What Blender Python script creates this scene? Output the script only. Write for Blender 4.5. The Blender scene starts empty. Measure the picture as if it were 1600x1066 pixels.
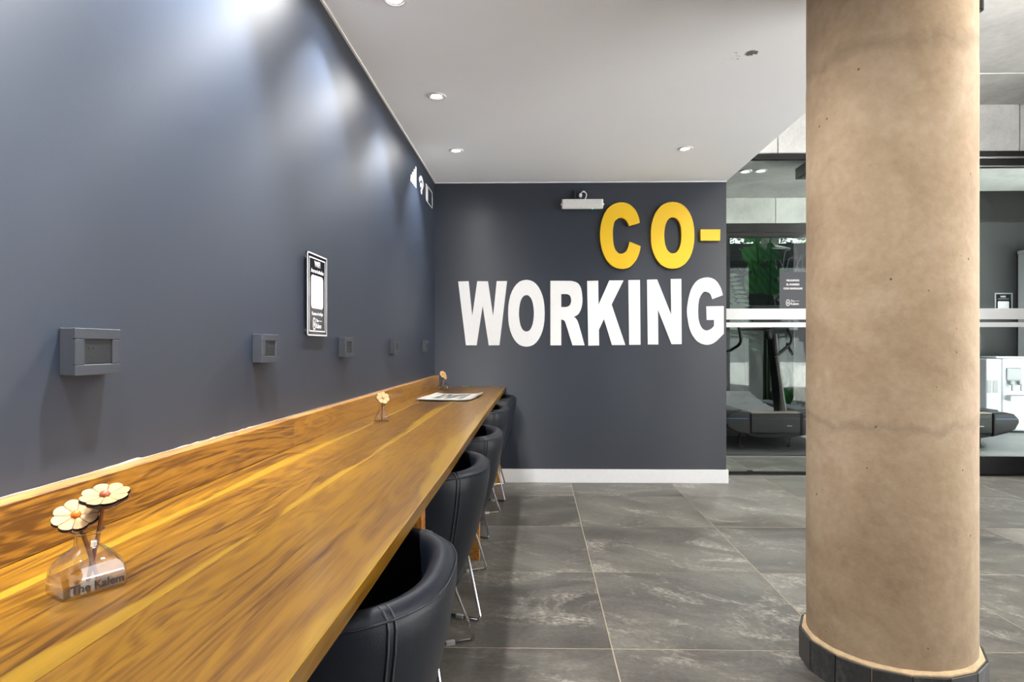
import bpy, bmesh, math, random
from mathutils import Vector, Matrix
R = math.radians
PI = math.pi
SC = bpy.context.scene
C = SC.collection

# ------------------------------------------------------------------ camera, world, lights, exposure
cam_d = bpy.data.cameras.new('camera')
cam_d.sensor_width = 36.0
cam_d.lens = 22.5
cam_d.shift_x = -19 / 1600
cam_d.shift_y = 8 / 1600
cam_d.clip_start = 0.02
cam = bpy.data.objects.new('camera', cam_d)
cam.location = (0, 0, 1.09)
cam.rotation_euler = (R(90), 0, 0.02)
C.objects.link(cam)
SC.camera = cam
vs = SC.view_settings
vs.view_transform = 'Standard'
vs.look = 'None'
vs.gamma = 1.0
vs.use_curve_mapping = False
vs.exposure = 0.3

w = bpy.data.worlds.new('sky')
SC.world = w
w.use_nodes = True
bg = w.node_tree.nodes['Background']
bg.inputs['Color'].default_value = (0.97, 0.985, 1.0, 1)
bg.inputs['Strength'].default_value = 4.5

def lamp(name, kind, loc, energy, color=(1, 1, 1), rot=(0, 0, 0), **kw):
    d = bpy.data.lights.new(name, kind)
    d.energy = energy
    d.color = color
    for k, v in kw.items():
        setattr(d, k, v)
    o = bpy.data.objects.new(name, d)
    o.location = loc
    o.rotation_euler = rot
    C.objects.link(o)
    return o

SUN = Vector((0.25, 0.70, -0.67))
WARM = (1.0, 0.93, 0.84)
NEUT = (1.0, 0.99, 0.975)
# high sun along the facade, added with the unseen paving to brighten the ceiling; it never enters the room
lamp('sun', 'SUN', (8, -6, 8), 100, (1, 0.98, 0.95), SUN.to_track_quat('-Z', 'Y').to_euler(), angle=R(0.6))
# downlights over the counter (their fittings are built further down)
DOWN_L = [(-0.54, 4.271), (-0.525, 3.34), (-0.537, 2.407), (-0.54, 1.47), (-0.54, 0.53), (-0.54, -0.4)]
DOWN_R = [(0.983, 4.26), (0.983, 2.33), (0.983, 0.4), (0.983, -1.5)]
for i, (x, y) in enumerate(DOWN_L):
    lamp('downlight_lamp', 'SPOT', (x, y, 2.385), (14, 17, 24, 75, 70, 60)[i], NEUT, spot_size=R(172), spot_blend=0.35, shadow_soft_size=0.03)
    lamp('downlight_beam', 'SPOT', (x, y, 2.385), (60, 75, 95, 235, 290, 220)[i], NEUT, (0, R((20, 20, 22, 32, 38, 38)[i]), 0), spot_size=R(84), spot_blend=0.6, shadow_soft_size=0.025)
for i, (x, y) in enumerate(DOWN_R):
    lamp('downlight_lamp', 'SPOT', (x, y, 2.385), 16, NEUT, spot_size=R(150), spot_blend=0.9, shadow_soft_size=0.03)
# lobby track spots under the concrete slab
lamp('track_lamp', 'SPOT', (2.1, 3.6, 2.9), 85, WARM, (R(-4), R(14), 0), spot_size=R(150), spot_blend=0.6, shadow_soft_size=0.05)
lamp('track_lamp', 'SPOT', (2.6, 0.9, 2.9), 50, WARM, (R(20), R(10), 0), spot_size=R(150), spot_blend=0.6, shadow_soft_size=0.08)
for x in (2.43, 2.6, 4.9, 5.6):
    lamp('gym_lamp', 'SPOT', (x, 7.5, 3.1), 150 if x < 3 else 45, NEUT, spot_size=R(130), spot_blend=0.7, shadow_soft_size=0.05)

# ------------------------------------------------------------------ helpers
def tag(o, label=None, cat=None, group=None, kind=None):
    if label: o['label'] = label
    if cat: o['category'] = cat
    if group: o['group'] = group
    if kind: o['kind'] = kind
    return o

def thing(name, label, cat, loc=(0, 0, 0), rotz=0.0, group=None):
    o = bpy.data.objects.new(name, None)
    o.empty_display_size = 0.05
    o.location = loc
    o.rotation_euler = (0, 0, rotz)
    C.objects.link(o)
    return tag(o, label, cat, group)

def obj(name, data, mat=None, parent=None, loc=None, rot=None, smooth=False):
    if isinstance(data, bmesh.types.BMesh):
        me = bpy.data.meshes.new(name)
        data.normal_update()
        data.to_mesh(me)
        data.free()
    else:
        me = data
    if mat is not None:
        mats = mat if isinstance(mat, (list, tuple)) else [mat]
        if not me.materials:
            for m in mats: me.materials.append(m)
    if smooth:
        me.polygons.foreach_set('use_smooth', [True] * len(me.polygons))
        if smooth != 'all':
            me.set_sharp_from_angle(angle=R(40))
    o = bpy.data.objects.new(name, me)
    C.objects.link(o)
    if parent is not None: o.parent = parent
    if loc is not None: o.location = loc
    if rot is not None: o.rotation_euler = rot
    return o

def copy_tree(o, parent=None):
    c = o.copy()
    C.objects.link(c)
    if parent is not None: c.parent = parent
    for ch in list(o.children): copy_tree(ch, c)
    return c

def NB(): return bmesh.new()

def box(bm, x0, x1, y0, y1, z0, z1, bev=0.0, seg=2):
    t = bmesh.new()
    bmesh.ops.create_cube(t, size=1.0)
    for v in t.verts:
        v.co = Vector(((x0 + x1) / 2 + v.co.x * (x1 - x0), (y0 + y1) / 2 + v.co.y * (y1 - y0), (z0 + z1) / 2 + v.co.z * (z1 - z0)))
    if bev > 0:
        bmesh.ops.bevel(t, geom=list(t.edges), offset=bev, segments=seg, profile=0.5, affect='EDGES')
    merge(bm, t)
    return bm

def merge(bm, t, mtx=None):
    me = bpy.data.meshes.new('tmp')
    if mtx is not None: bmesh.ops.transform(t, matrix=mtx, verts=t.verts)
    t.to_mesh(me); t.free()
    bm.from_mesh(me)
    bpy.data.meshes.remove(me)

def frame_from(d):
    d = d.normalized()
    up = Vector((0, 0, 1)) if abs(d.z) < 0.95 else Vector((1, 0, 0))
    a = d.cross(up).normalized()
    return a, d.cross(a).normalized()

def tube(bm, pts, r, n=8, closed=False, caps=True):
    pts = [Vector(p) for p in pts]
    rs = r if isinstance(r, (list, tuple)) else [r] * len(pts)
    N = len(pts)
    rings = []
    pa = None
    for i, p in enumerate(pts):
        if closed: d = pts[(i + 1) % N] - pts[i - 1]
        else: d = pts[min(i + 1, N - 1)] - pts[max(i - 1, 0)]
        d.normalize()
        if pa is None: a, b = frame_from(d)
        else:
            a = pa - d * pa.dot(d)
            if a.length < 1e-5: a, b = frame_from(d)
            a.normalize(); b = d.cross(a)
        pa = a
        rings.append([bm.verts.new(p + (a * math.cos(2 * PI * k / n) + b * math.sin(2 * PI * k / n)) * rs[i]) for k in range(n)])
    for i in range(N if closed else N - 1):
        A, B = rings[i], rings[(i + 1) % N]
        for k in range(n):
            bm.faces.new((A[k], A[(k + 1) % n], B[(k + 1) % n], B[k]))
    if caps and not closed:
        bm.faces.new(list(reversed(rings[0]))); bm.faces.new(rings[-1])
    return bm

def fillet(pts, rad, n=5):
    pts = [Vector(p) for p in pts]
    out = [pts[0]]
    for i in range(1, len(pts) - 1):
        p, a, b = pts[i], pts[i - 1] - pts[i], pts[i + 1] - pts[i]
        r = min(rad, a.length * 0.45, b.length * 0.45)
        p0, p1 = p + a.normalized() * r, p + b.normalized() * r
        for k in range(n + 1):
            t = k / n
            out.append(p0 * (1 - t) ** 2 + p * 2 * t * (1 - t) + p1 * t * t)
    out.append(pts[-1])
    return out

def lathe(bm, prof, n=24, cx=0, cy=0, cap_bottom=True, cap_top=True):
    rings = []
    for (r, z) in prof:
        rings.append([bm.verts.new((cx + r * math.cos(2 * PI * k / n), cy + r * math.sin(2 * PI * k / n), z)) for k in range(n)])
    for A, B in zip(rings, rings[1:]):
        for k in range(n):
            bm.faces.new((A[k], A[(k + 1) % n], B[(k + 1) % n], B[k]))
    if cap_bottom: bm.faces.new(list(reversed(rings[0])))
    if cap_top: bm.faces.new(rings[-1])
    return bm

def prism(bm, poly, axis, a0, a1):
    """poly of 2D points extruded along axis 'x','y' or 'z'"""
    def P(u, v, t):
        return {'x': (t, u, v), 'y': (u, t, v), 'z': (u, v, t)}[axis]
    A = [bm.verts.new(P(u, v, a0)) for u, v in poly]
    B = [bm.verts.new(P(u, v, a1)) for u, v in poly]
    n = len(poly)
    bm.faces.new(A); bm.faces.new(list(reversed(B)))
    for i in range(n): bm.faces.new((A[i], B[i], B[(i + 1) % n], A[(i + 1) % n]))
    bmesh.ops.recalc_face_normals(bm, faces=bm.faces)
    return bm

def outline_mesh(name, rings, depth, bevel=0.0):
    """flat outline (first ring outer edge, others holes) in XY, extruded in Z"""
    cu = bpy.data.curves.new(name, 'CURVE')
    cu.dimensions = '2D'; cu.fill_mode = 'BOTH'
    cu.extrude = depth / 2; cu.bevel_depth = bevel; cu.bevel_resolution = 1
    if bevel: cu.offset = -bevel
    for r in rings:
        s = cu.splines.new('POLY')
        s.points.add(len(r) - 1)
        for p, q in zip(s.points, r): p.co = (q[0], q[1], 0, 1)
        s.use_cyclic_u = True
    return curve_to_mesh(name, cu)

def curve_to_mesh(name, cu):
    o = bpy.data.objects.new(name, cu)
    C.objects.link(o)
    bpy.context.view_layer.update()
    me = bpy.data.meshes.new_from_object(o.evaluated_get(bpy.context.evaluated_depsgraph_get()))
    me.name = name
    bpy.data.objects.remove(o)
    bpy.data.curves.remove(cu)
    me.materials.clear()
    return me

def text_mesh(name, body, size, align='CENTER', depth=0.0004, offset=0.0, xs=1.0, shear=0.0):
    cu = bpy.data.curves.new(name, 'FONT')
    cu.body = body; cu.size = size; cu.align_x = align; cu.align_y = 'CENTER'
    cu.extrude = depth; cu.offset = offset; cu.shear = shear
    me = curve_to_mesh(name, cu)
    if xs != 1.0:
        me.transform(Matrix.Diagonal((xs, 1, 1, 1)))
    return me

def join_meshes(bm, me, mtx):
    me.transform(mtx); bm.from_mesh(me); bpy.data.meshes.remove(me)

# ------------------------------------------------------------------ materials
def mat(name):
    m = bpy.data.materials.new(name)
    m.use_nodes = True
    return m, m.node_tree, m.node_tree.nodes['Principled BSDF']

def nd(nt, t, **kw):
    n = nt.nodes.new(t)
    for k, v in kw.items():
        if k.startswith('i_'):
            n.inputs[k[2:].replace('_', ' ')].default_value = v
        else: setattr(n, k, v)
    return n

def L(nt, a, b): nt.links.new(a, b)

def ramp(nt, stops, fac):
    r = nt.nodes.new('ShaderNodeValToRGB')
    el = r.color_ramp.elements
    while len(el) < len(stops): el.new(0.5)
    for e, (p, c) in zip(el, stops):
        e.position = p; e.color = (*c, 1) if len(c) == 3 else c
    L(nt, fac, r.inputs['Fac'])
    return r

def mixc(nt, fac, a, b, mode='MIX'):
    m = nt.nodes.new('ShaderNodeMix'); m.data_type = 'RGBA'; m.blend_type = mode
    for s, v in ((m.inputs['Factor'], fac), (m.inputs['A'], a), (m.inputs['B'], b)):
        if hasattr(v, 'links'): L(nt, v, s)
        elif isinstance(v, (int, float)): s.default_value = v
        else: s.default_value = (*v, 1)
    return m.outputs['Result']

def math_n(nt, op, a, b=None, c=None, clamp=False):
    m = nt.nodes.new('ShaderNodeMath'); m.operation = op; m.use_clamp = clamp
    for i, v in enumerate((a, b, c)):
        if v is None: continue
        if hasattr(v, 'links'): L(nt, v, m.inputs[i])
        else: m.inputs[i].default_value = v
    return m.outputs[0]

def bump(nt, bsdf, h, strength=0.2, dist=0.01):
    b = nt.nodes.new('ShaderNodeBump')
    b.inputs['Strength'].default_value = strength; b.inputs['Distance'].default_value = dist
    L(nt, h, b.inputs['Height']); L(nt, b.outputs['Normal'], bsdf.inputs['Normal'])

def srgb(r, g, b):
    f = lambda c: (c / 255 / 12.92) if c / 255 <= 0.04045 else ((c / 255 + 0.055) / 1.055) ** 2.4
    return (f(r), f(g), f(b))

def plain(name, col, rough=0.5, metal=0.0, spec=0.5, noise=0.06, scale=30, bmp=0.0, coat=0.0):
    """one colour with a little procedural grain"""
    m, nt, b = mat(name)
    tc = nd(nt, 'ShaderNodeTexCoord')
    n = nd(nt, 'ShaderNodeTexNoise', i_Scale=scale, i_Detail=4.0)
    L(nt, tc.outputs['Object'], n.inputs['Vector'])
    lo = tuple(max(0, c * (1 - noise)) for c in col); hi = tuple(min(1, c * (1 + noise)) for c in col)
    r = ramp(nt, [(0.3, lo), (0.7, hi)], n.outputs['Fac'])
    L(nt, r.outputs['Color'], b.inputs['Base Color'])
    b.inputs['Roughness'].default_value = rough; b.inputs['Metallic'].default_value = metal
    b.inputs['Specular IOR Level'].default_value = spec; b.inputs['Coat Weight'].default_value = coat
    if bmp: bump(nt, b, n.outputs['Fac'], bmp, 0.002)
    return m

def wall_paint():
    m, nt, b = mat('navy_wall_paint')
    tc = nd(nt, 'ShaderNodeTexCoord')
    n = nd(nt, 'ShaderNodeTexNoise', i_Scale=140.0, i_Detail=3.0)
    n2 = nd(nt, 'ShaderNodeTexNoise', i_Scale=1.7, i_Detail=5.0)
    n3 = nd(nt, 'ShaderNodeTexNoise', i_Scale=9.0, i_Detail=6.0, i_Roughness=0.7)
    for x in (n, n2, n3): L(nt, tc.outputs['Object'], x.inputs['Vector'])
    base = ramp(nt, [(0.3, (0.0175, 0.0235, 0.0365)), (0.7, (0.021, 0.028, 0.043))], n2.outputs['Fac'])
    sc = ramp(nt, [(0.72, (0, 0, 0)), (0.8, (1, 1, 1))], n3.outputs['Fac'])
    L(nt, mixc(nt, sc.outputs['Color'], base.outputs['Color'], (0.06, 0.064, 0.075)), b.inputs['Base Color'])
    b.inputs['Roughness'].default_value = 0.58
    b.inputs['Specular IOR Level'].default_value = 1.0
    tg = nd(nt, 'ShaderNodeCombineXYZ'); tg.inputs[2].default_value = 1.0      # rolled on in vertical strokes
    b.inputs['Anisotropic'].default_value = 0.92
    L(nt, tg.outputs[0], b.inputs['Tangent'])
    bump(nt, b, n.outputs['Fac'], 0.12, 0.001)
    return m

def ceiling_paint():
    m, nt, b = mat('white_ceiling_paint')
    tc = nd(nt, 'ShaderNodeTexCoord')
    # peeling patch and specks near the edge of the soffit
    mp = nd(nt, 'ShaderNodeMapping'); mp.inputs['Location'].default_value = (-0.90, -2.95, -2.4)
    L(nt, tc.outputs['Object'], mp.inputs['Vector'])
    sc = nd(nt, 'ShaderNodeVectorMath', operation='MULTIPLY'); sc.inputs[1].default_value = (7.0, 4.5, 1.0)
    L(nt, mp.outputs['Vector'], sc.inputs[0])
    ln = nd(nt, 'ShaderNodeVectorMath', operation='LENGTH'); L(nt, sc.outputs['Vector'], ln.inputs[0])
    n = nd(nt, 'ShaderNodeTexNoise', i_Scale=34.0, i_Detail=5.0, i_Roughness=0.65)
    L(nt, tc.outputs['Object'], n.inputs['Vector'])
    f = math_n(nt, 'SUBTRACT', n.outputs['Fac'], math_n(nt, 'MULTIPLY', ln.outputs['Value'], 0.17))
    spot = ramp(nt, [(0.58, (0, 0, 0)), (0.62, (1, 1, 1))], f)
    # the dark flake itself, a short streak
    mp2 = nd(nt, 'ShaderNodeMapping'); mp2.inputs['Location'].default_value = (-0.955, -2.88, -2.4)
    L(nt, tc.outputs['Object'], mp2.inputs['Vector'])
    s2 = nd(nt, 'ShaderNodeVectorMath', operation='MULTIPLY'); s2.inputs[1].default_value = (24.0, 26.0, 1.0)
    L(nt, mp2.outputs['Vector'], s2.inputs[0])
    l2 = nd(nt, 'ShaderNodeVectorMath', operation='LENGTH'); L(nt, s2.outputs['Vector'], l2.inputs[0])
    f2 = math_n(nt, 'SUBTRACT', math_n(nt, 'ADD', n.outputs['Fac'], 0.45), math_n(nt, 'MULTIPLY', l2.outputs['Value'], 0.6))
    spot2 = ramp(nt, [(0.5, (0, 0, 0)), (0.6, (1, 1, 1))], f2)
    nb = nd(nt, 'ShaderNodeTexNoise', i_Scale=1.2, i_Detail=3.0); L(nt, tc.outputs['Object'], nb.inputs['Vector'])
    base = ramp(nt, [(0.3, (0.80, 0.825, 0.87)), (0.7, (0.83, 0.855, 0.90))], nb.outputs['Fac'])
    c1 = mixc(nt, spot.outputs['Color'], base.outputs['Color'], (0.45, 0.44, 0.43))
    c2 = mixc(nt, spot2.outputs['Color'], c1, (0.12, 0.115, 0.11))
    L(nt, c2, b.inputs['Base Color'])
    b.inputs['Roughness'].default_value = 0.7
    return m

def concrete(name, lo, mid, hi, scale=2.2, bmp=0.25, pits=True, rough=0.75, seams=None):
    m, nt, b = mat(name)
    tc = nd(nt, 'ShaderNodeTexCoord')
    n1 = nd(nt, 'ShaderNodeTexNoise', i_Scale=scale, i_Detail=8.0, i_Roughness=0.62, i_Distortion=0.6)
    n2 = nd(nt, 'ShaderNodeTexNoise', i_Scale=scale * 14, i_Detail=5.0, i_Roughness=0.6)
    for x in (n1, n2): L(nt, tc.outputs['Object'], x.inputs['Vector'])
    f = math_n(nt, 'ADD', math_n(nt, 'MULTIPLY', n1.outputs['Fac'], 0.75), math_n(nt, 'MULTIPLY', n2.outputs['Fac'], 0.25))
    c = ramp(nt, [(0.33, lo), (0.5, mid), (0.68, hi)], f).outputs['Color']
    h = n2.outputs['Fac']
    if pits:
        v = nd(nt, 'ShaderNodeTexVoronoi', i_Scale=13.0); L(nt, tc.outputs['Object'], v.inputs['Vector'])
        p = ramp(nt, [(0.035, (1, 1, 1)), (0.06, (0, 0, 0))], v.outputs['Distance'])
        nm = nd(nt, 'ShaderNodeTexNoise', i_Scale=5.0); L(nt, tc.outputs['Object'], nm.inputs['Vector'])
        msk = ramp(nt, [(0.45, (0, 0, 0)), (0.52, (1, 1, 1))], nm.outputs['Fac'])
        pm = math_n(nt, 'MULTIPLY', p.outputs['Color'], msk.outputs['Color'])
        c = mixc(nt, math_n(nt, 'MULTIPLY', pm, 0.8), c, tuple(0.25 * x for x in lo))
        h = math_n(nt, 'SUBTRACT', h, math_n(nt, 'MULTIPLY', pm, 1.5))
    if seams:
        sx = nd(nt, 'ShaderNodeSeparateXYZ'); L(nt, tc.outputs['Object'], sx.inputs[0])
        nw = nd(nt, 'ShaderNodeTexNoise', i_Scale=4.5, i_Detail=5.0, i_Roughness=0.6); L(nt, tc.outputs['Object'], nw.inputs['Vector'])
        wz = math_n(nt, 'ADD', sx.outputs['Z'], math_n(nt, 'MULTIPLY', math_n(nt, 'SUBTRACT', nw.outputs['Fac'], 0.5), 0.22))
        for (z0, wd, amt) in seams:
            d = math_n(nt, 'ABSOLUTE', math_n(nt, 'SUBTRACT', wz, z0))
            k = math_n(nt, 'SUBTRACT', 1.0, math_n(nt, 'DIVIDE', d, wd), clamp=True)
            k = math_n(nt, 'MULTIPLY', k, amt)
            c = mixc(nt, k, c, tuple(0.55 * x for x in lo))
            h = math_n(nt, 'SUBTRACT', h, math_n(nt, 'MULTIPLY', k, 0.9))
    L(nt, c, b.inputs['Base Color'])
    b.inputs['Roughness'].default_value = rough
    bump(nt, b, h, bmp, 0.004)
    return m

def slate(name, tint=(1, 1, 1), dark=1.0):
    m, nt, b = mat(name)
    tc = nd(nt, 'ShaderNodeTexCoord'); oi = nd(nt, 'ShaderNodeObjectInfo')
    off = nd(nt, 'ShaderNodeVectorMath', operation='SCALE'); off.inputs[0].default_value = (37.0, 53.0, 11.0)
    L(nt, oi.outputs['Random'], off.inputs['Scale'])
    ad = nd(nt, 'ShaderNodeVectorMath', operation='ADD')
    L(nt, tc.outputs['Object'], ad.inputs[0]); L(nt, off.outputs['Vector'], ad.inputs[1])
    # the bedding direction differs from tile to tile
    vr = nd(nt, 'ShaderNodeVectorRotate', rotation_type='Z_AXIS')
    L(nt, ad.outputs['Vector'], vr.inputs['Vector'])
    L(nt, math_n(nt, 'MULTIPLY_ADD', oi.outputs['Random'], 1.6, -0.3), vr.inputs['Angle'])
    st = nd(nt, 'ShaderNodeVectorMath', operation='MULTIPLY'); st.inputs[1].default_value = (1.0, 1.7, 1.0)
    L(nt, vr.outputs['Vector'], st.inputs[0])
    n1 = nd(nt, 'ShaderNodeTexNoise', i_Scale=1.5, i_Detail=9.0, i_Roughness=0.66, i_Distortion=0.9)
    n2 = nd(nt, 'ShaderNodeTexNoise', i_Scale=42.0, i_Detail=6.0, i_Roughness=0.75)
    n3 = nd(nt, 'ShaderNodeTexNoise', i_Scale=2.0, i_Detail=12.0, i_Roughness=0.78, i_Distortion=0.8)
    for x in (n1, n2, n3): L(nt, st.outputs['Vector'], x.inputs['Vector'])
    f = math_n(nt, 'ADD', math_n(nt, 'MULTIPLY', n1.outputs['Fac'], 0.6), math_n(nt, 'MULTIPLY', n2.outputs['Fac'], 0.4))
    t = lambda c: tuple(x * y * dark for x, y in zip(c, tint))
    c = ramp(nt, [(0.34, t((0.052, 0.050, 0.047))), (0.46, t((0.115, 0.108, 0.100))), (0.58, t((0.19, 0.18, 0.165))), (0.72, t((0.36, 0.335, 0.305)))], f).outputs['Color']
    patch = ramp(nt, [(0.52, (0, 0, 0)), (0.63, (1, 1, 1))], n3.outputs['Fac'])
    spk = ramp(nt, [(0.40, (0, 0, 0)), (0.62, (1, 1, 1))], n2.outputs['Fac'])
    pk = math_n(nt, 'MULTIPLY', patch.outputs['Color'], spk.outputs['Color'])
    c = mixc(nt, pk, c, t((0.50, 0.47, 0.425)))
    k = math_n(nt, 'MULTIPLY_ADD', oi.outputs['Random'], 0.5, 0.75)
    kk = nd(nt, 'ShaderNodeVectorMath', operation='SCALE'); L(nt, c, kk.inputs[0]); L(nt, k, kk.inputs['Scale'])
    L(nt, kk.outputs['Vector'], b.inputs['Base Color'])
    rr = math_n(nt, 'MULTIPLY_ADD', n2.outputs['Fac'], 0.25, 0.26)
    L(nt, rr, b.inputs['Roughness'])
    bump(nt, b, math_n(nt, 'ADD', n2.outputs['Fac'], n1.outputs['Fac']), 0.16, 0.004)
    return m

def timber(name, dark, mid, light, sap, sap_amt=1.0, rough=0.3):
    """board: grain runs along local Y, sapwood wanders along the long edges (UV u across the board)"""
    m, nt, b = mat(name)
    tc = nd(nt, 'ShaderNodeTexCoord'); oi = nd(nt, 'ShaderNodeObjectInfo')
    off = nd(nt, 'ShaderNodeVectorMath', operation='SCALE'); off.inputs[0].default_value = (19.0, 71.0, 5.0)
    L(nt, oi.outputs['Random'], off.inputs['Scale'])
    ad = nd(nt, 'ShaderNodeVectorMath', operation='ADD')
    L(nt, tc.outputs['Object'], ad.inputs[0]); L(nt, off.outputs['Vector'], ad.inputs[1])
    def noise(sx, sy, sz, sc, det, ro=0.6, di=0.0):
        s = nd(nt, 'ShaderNodeVectorMath', operation='MULTIPLY'); s.inputs[1].default_value = (sx, sy, sz)
        L(nt, ad.outputs['Vector'], s.inputs[0])
        n = nd(nt, 'ShaderNodeTexNoise', i_Scale=sc, i_Detail=det, i_Roughness=ro, i_Distortion=di)
        L(nt, s.outputs['Vector'], n.inputs['Vector'])
        return n.outputs['Fac']
    fig = noise(9.0, 1.1, 9.0, 1.0, 3.0, 0.5, 1.6)          # cathedral figure
    rings = math_n(nt, 'SINE', math_n(nt, 'MULTIPLY', fig, 55.0))
    grain = noise(330.0, 9.0, 330.0, 1.0, 3.0)
    streak = noise(78.0, 2.3, 78.0, 1.0, 6.0, 0.66, 0.35)
    tone = noise(3.0, 0.8, 3.0, 1.0, 2.0)
    f = math_n(nt, 'ADD', math_n(nt, 'MULTIPLY', rings, 0.055), math_n(nt, 'MULTIPLY', grain, 0.30))
    f = math_n(nt, 'ADD', f, math_n(nt, 'MULTIPLY', streak, 0.45))
    f = math_n(nt, 'ADD', f, math_n(nt, 'MULTIPLY', tone, 0.25))
    f = math_n(nt, 'ADD', f, math_n(nt, 'MULTIPLY', math_n(nt, 'SUBTRACT', oi.outputs['Random'], 0.5), 0.12))
    c = ramp(nt, [(0.36, dark), (0.465, mid), (0.60, light)], f).outputs['Color']
    if sap_amt:
        uv = nd(nt, 'ShaderNodeSeparateXYZ'); L(nt, tc.outputs['UV'], uv.inputs[0])
        wob = noise(0.5, 1.3, 0.5, 1.0, 3.0)
        e1 = math_n(nt, 'ADD', uv.outputs['X'], math_n(nt, 'MULTIPLY', math_n(nt, 'SUBTRACT', wob, 0.5), 0.7))
        s = ramp(nt, [(0.86, (0, 0, 0)), (0.90, (1, 1, 1))], e1).outputs['Color']
        sapc = ramp(nt, [(0.35, tuple(x * 0.8 for x in sap)), (0.6, sap)], streak).outputs['Color']
        c = mixc(nt, math_n(nt, 'MULTIPLY', s, sap_amt), c, sapc)
    # a few knots / dark cracks
    v = nd(nt, 'ShaderNodeVectorMath', operation='MULTIPLY'); v.inputs[1].default_value = (5.0, 1.6, 1.0)
    L(nt, ad.outputs['Vector'], v.inputs[0])
    vo = nd(nt, 'ShaderNodeTexVoronoi', i_Scale=1.0); L(nt, v.outputs['Vector'], vo.inputs['Vector'])
    kn = ramp(nt, [(0.02, (1, 1, 1)), (0.06, (0, 0, 0))], vo.outputs['Distance'])
    c = mixc(nt, math_n(nt, 'MULTIPLY', kn.outputs['Color'], 0.65), c, tuple(0.35 * x for x in dark))
    L(nt, c, b.inputs['Base Color'])
    b.inputs['Roughness'].default_value = rough
    b.inputs['Coat Weight'].default_value = 0.25; b.inputs['Coat Roughness'].default_value = 0.18
    bump(nt, b, grain, 0.06, 0.001)
    return m

def glass_thin(name, tint=(0.93, 0.96, 0.95), gloss=1.0, rough=0.0):
    m = bpy.data.materials.new(name); m.use_nodes = True
    nt = m.node_tree; nt.nodes.clear()
    out = nd(nt, 'ShaderNodeOutputMaterial'); mx = nd(nt, 'ShaderNodeMixShader')
    tr = nd(nt, 'ShaderNodeBsdfTransparent'); tr.inputs['Color'].default_value = (*tint, 1)
    gl = nd(nt, 'ShaderNodeBsdfGlossy'); gl.inputs['Roughness'].default_value = rough
    fr = nd(nt, 'ShaderNodeFresnel', i_IOR=1.5)
    ge = nd(nt, 'ShaderNodeNewGeometry')
    L(nt, math_n(nt, 'MULTIPLY', math_n(nt, 'MULTIPLY', fr.outputs[0], gloss), math_n(nt, 'SUBTRACT', 1.0, ge.outputs['Backfacing'])), mx.inputs[0])
    L(nt, tr.outputs[0], mx.inputs[1]); L(nt, gl.outputs[0], mx.inputs[2]); L(nt, mx.outputs[0], out.inputs[0])
    return m

def frosted(name, opac, col):
    m = bpy.data.materials.new(name); m.use_nodes = True
    nt = m.node_tree; b = nt.nodes['Principled BSDF']; out = nt.nodes['Material Output']
    b.inputs['Base Color'].default_value = (*col, 1); b.inputs['Roughness'].default_value = 0.6
    tr = nd(nt, 'ShaderNodeBsdfTransparent'); mx = nd(nt, 'ShaderNodeMixShader'); mx.inputs[0].default_value = opac
    L(nt, tr.outputs[0], mx.inputs[1]); L(nt, b.outputs[0], mx.inputs[2]); L(nt, mx.outputs[0], out.inputs[0])
    return m

def film(name, opac=0.35, col=(0.8, 0.8, 0.8)):
    m = bpy.data.materials.new(name); m.use_nodes = True
    nt = m.node_tree; b = nt.nodes['Principled BSDF']; out = nt.nodes['Material Output']
    tc = nd(nt, 'ShaderNodeTexCoord')
    n = nd(nt, 'ShaderNodeTexNoise', i_Scale=7.0, i_Detail=6.0, i_Distortion=2.0); L(nt, tc.outputs['Object'], n.inputs['Vector'])
    r = ramp(nt, [(0.35, (opac * 0.6,) * 3), (0.62, (opac,) * 3), (0.7, (min(1, opac * 2.0),) * 3)], n.outputs['Fac'])
    b.inputs['Base Color'].default_value = (*col, 1); b.inputs['Roughness'].default_value = 0.2
    tr = nd(nt, 'ShaderNodeBsdfTransparent'); mx = nd(nt, 'ShaderNodeMixShader')
    L(nt, r.outputs['Color'], mx.inputs[0]); L(nt, tr.outputs[0], mx.inputs[1]); L(nt, b.outputs[0], mx.inputs[2])
    L(nt, mx.outputs[0], out.inputs[0])
    bump(nt, b, n.outputs['Fac'], 0.5, 0.02)
    return m

def emissive(name, col, strength):
    m, nt, b = mat(name)
    b.inputs['Base Color'].default_value = (*col, 1)
    b.inputs['Emission Color'].default_value = (*col, 1)
    b.inputs['Emission Strength'].default_value = strength
    return m

def leather():
    m, nt, b = mat('navy_black_leather')
    tc = nd(nt, 'ShaderNodeTexCoord')
    v = nd(nt, 'ShaderNodeTexVoronoi', i_Scale=420.0); L(nt, tc.outputs['Object'], v.inputs['Vector'])
    n = nd(nt, 'ShaderNodeTexNoise', i_Scale=6.0, i_Detail=5.0); L(nt, tc.outputs['Object'], n.inputs['Vector'])
    c = ramp(nt, [(0.3, (0.004, 0.006, 0.011)), (0.7, (0.007, 0.010, 0.017))], n.outputs['Fac'])
    L(nt, c.outputs['Color'], b.inputs['Base Color'])
    L(nt, math_n(nt, 'MULTIPLY_ADD', n.outputs['Fac'], 0.15, 0.36), b.inputs['Roughness'])
    b.inputs['Specular IOR Level'].default_value = 0.28
    h = math_n(nt, 'ADD', math_n(nt, 'MULTIPLY', v.outputs['Distance'], 0.25), n.outputs['Fac'])
    bump(nt, b, h, 0.15, 0.004)
    return m

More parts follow.
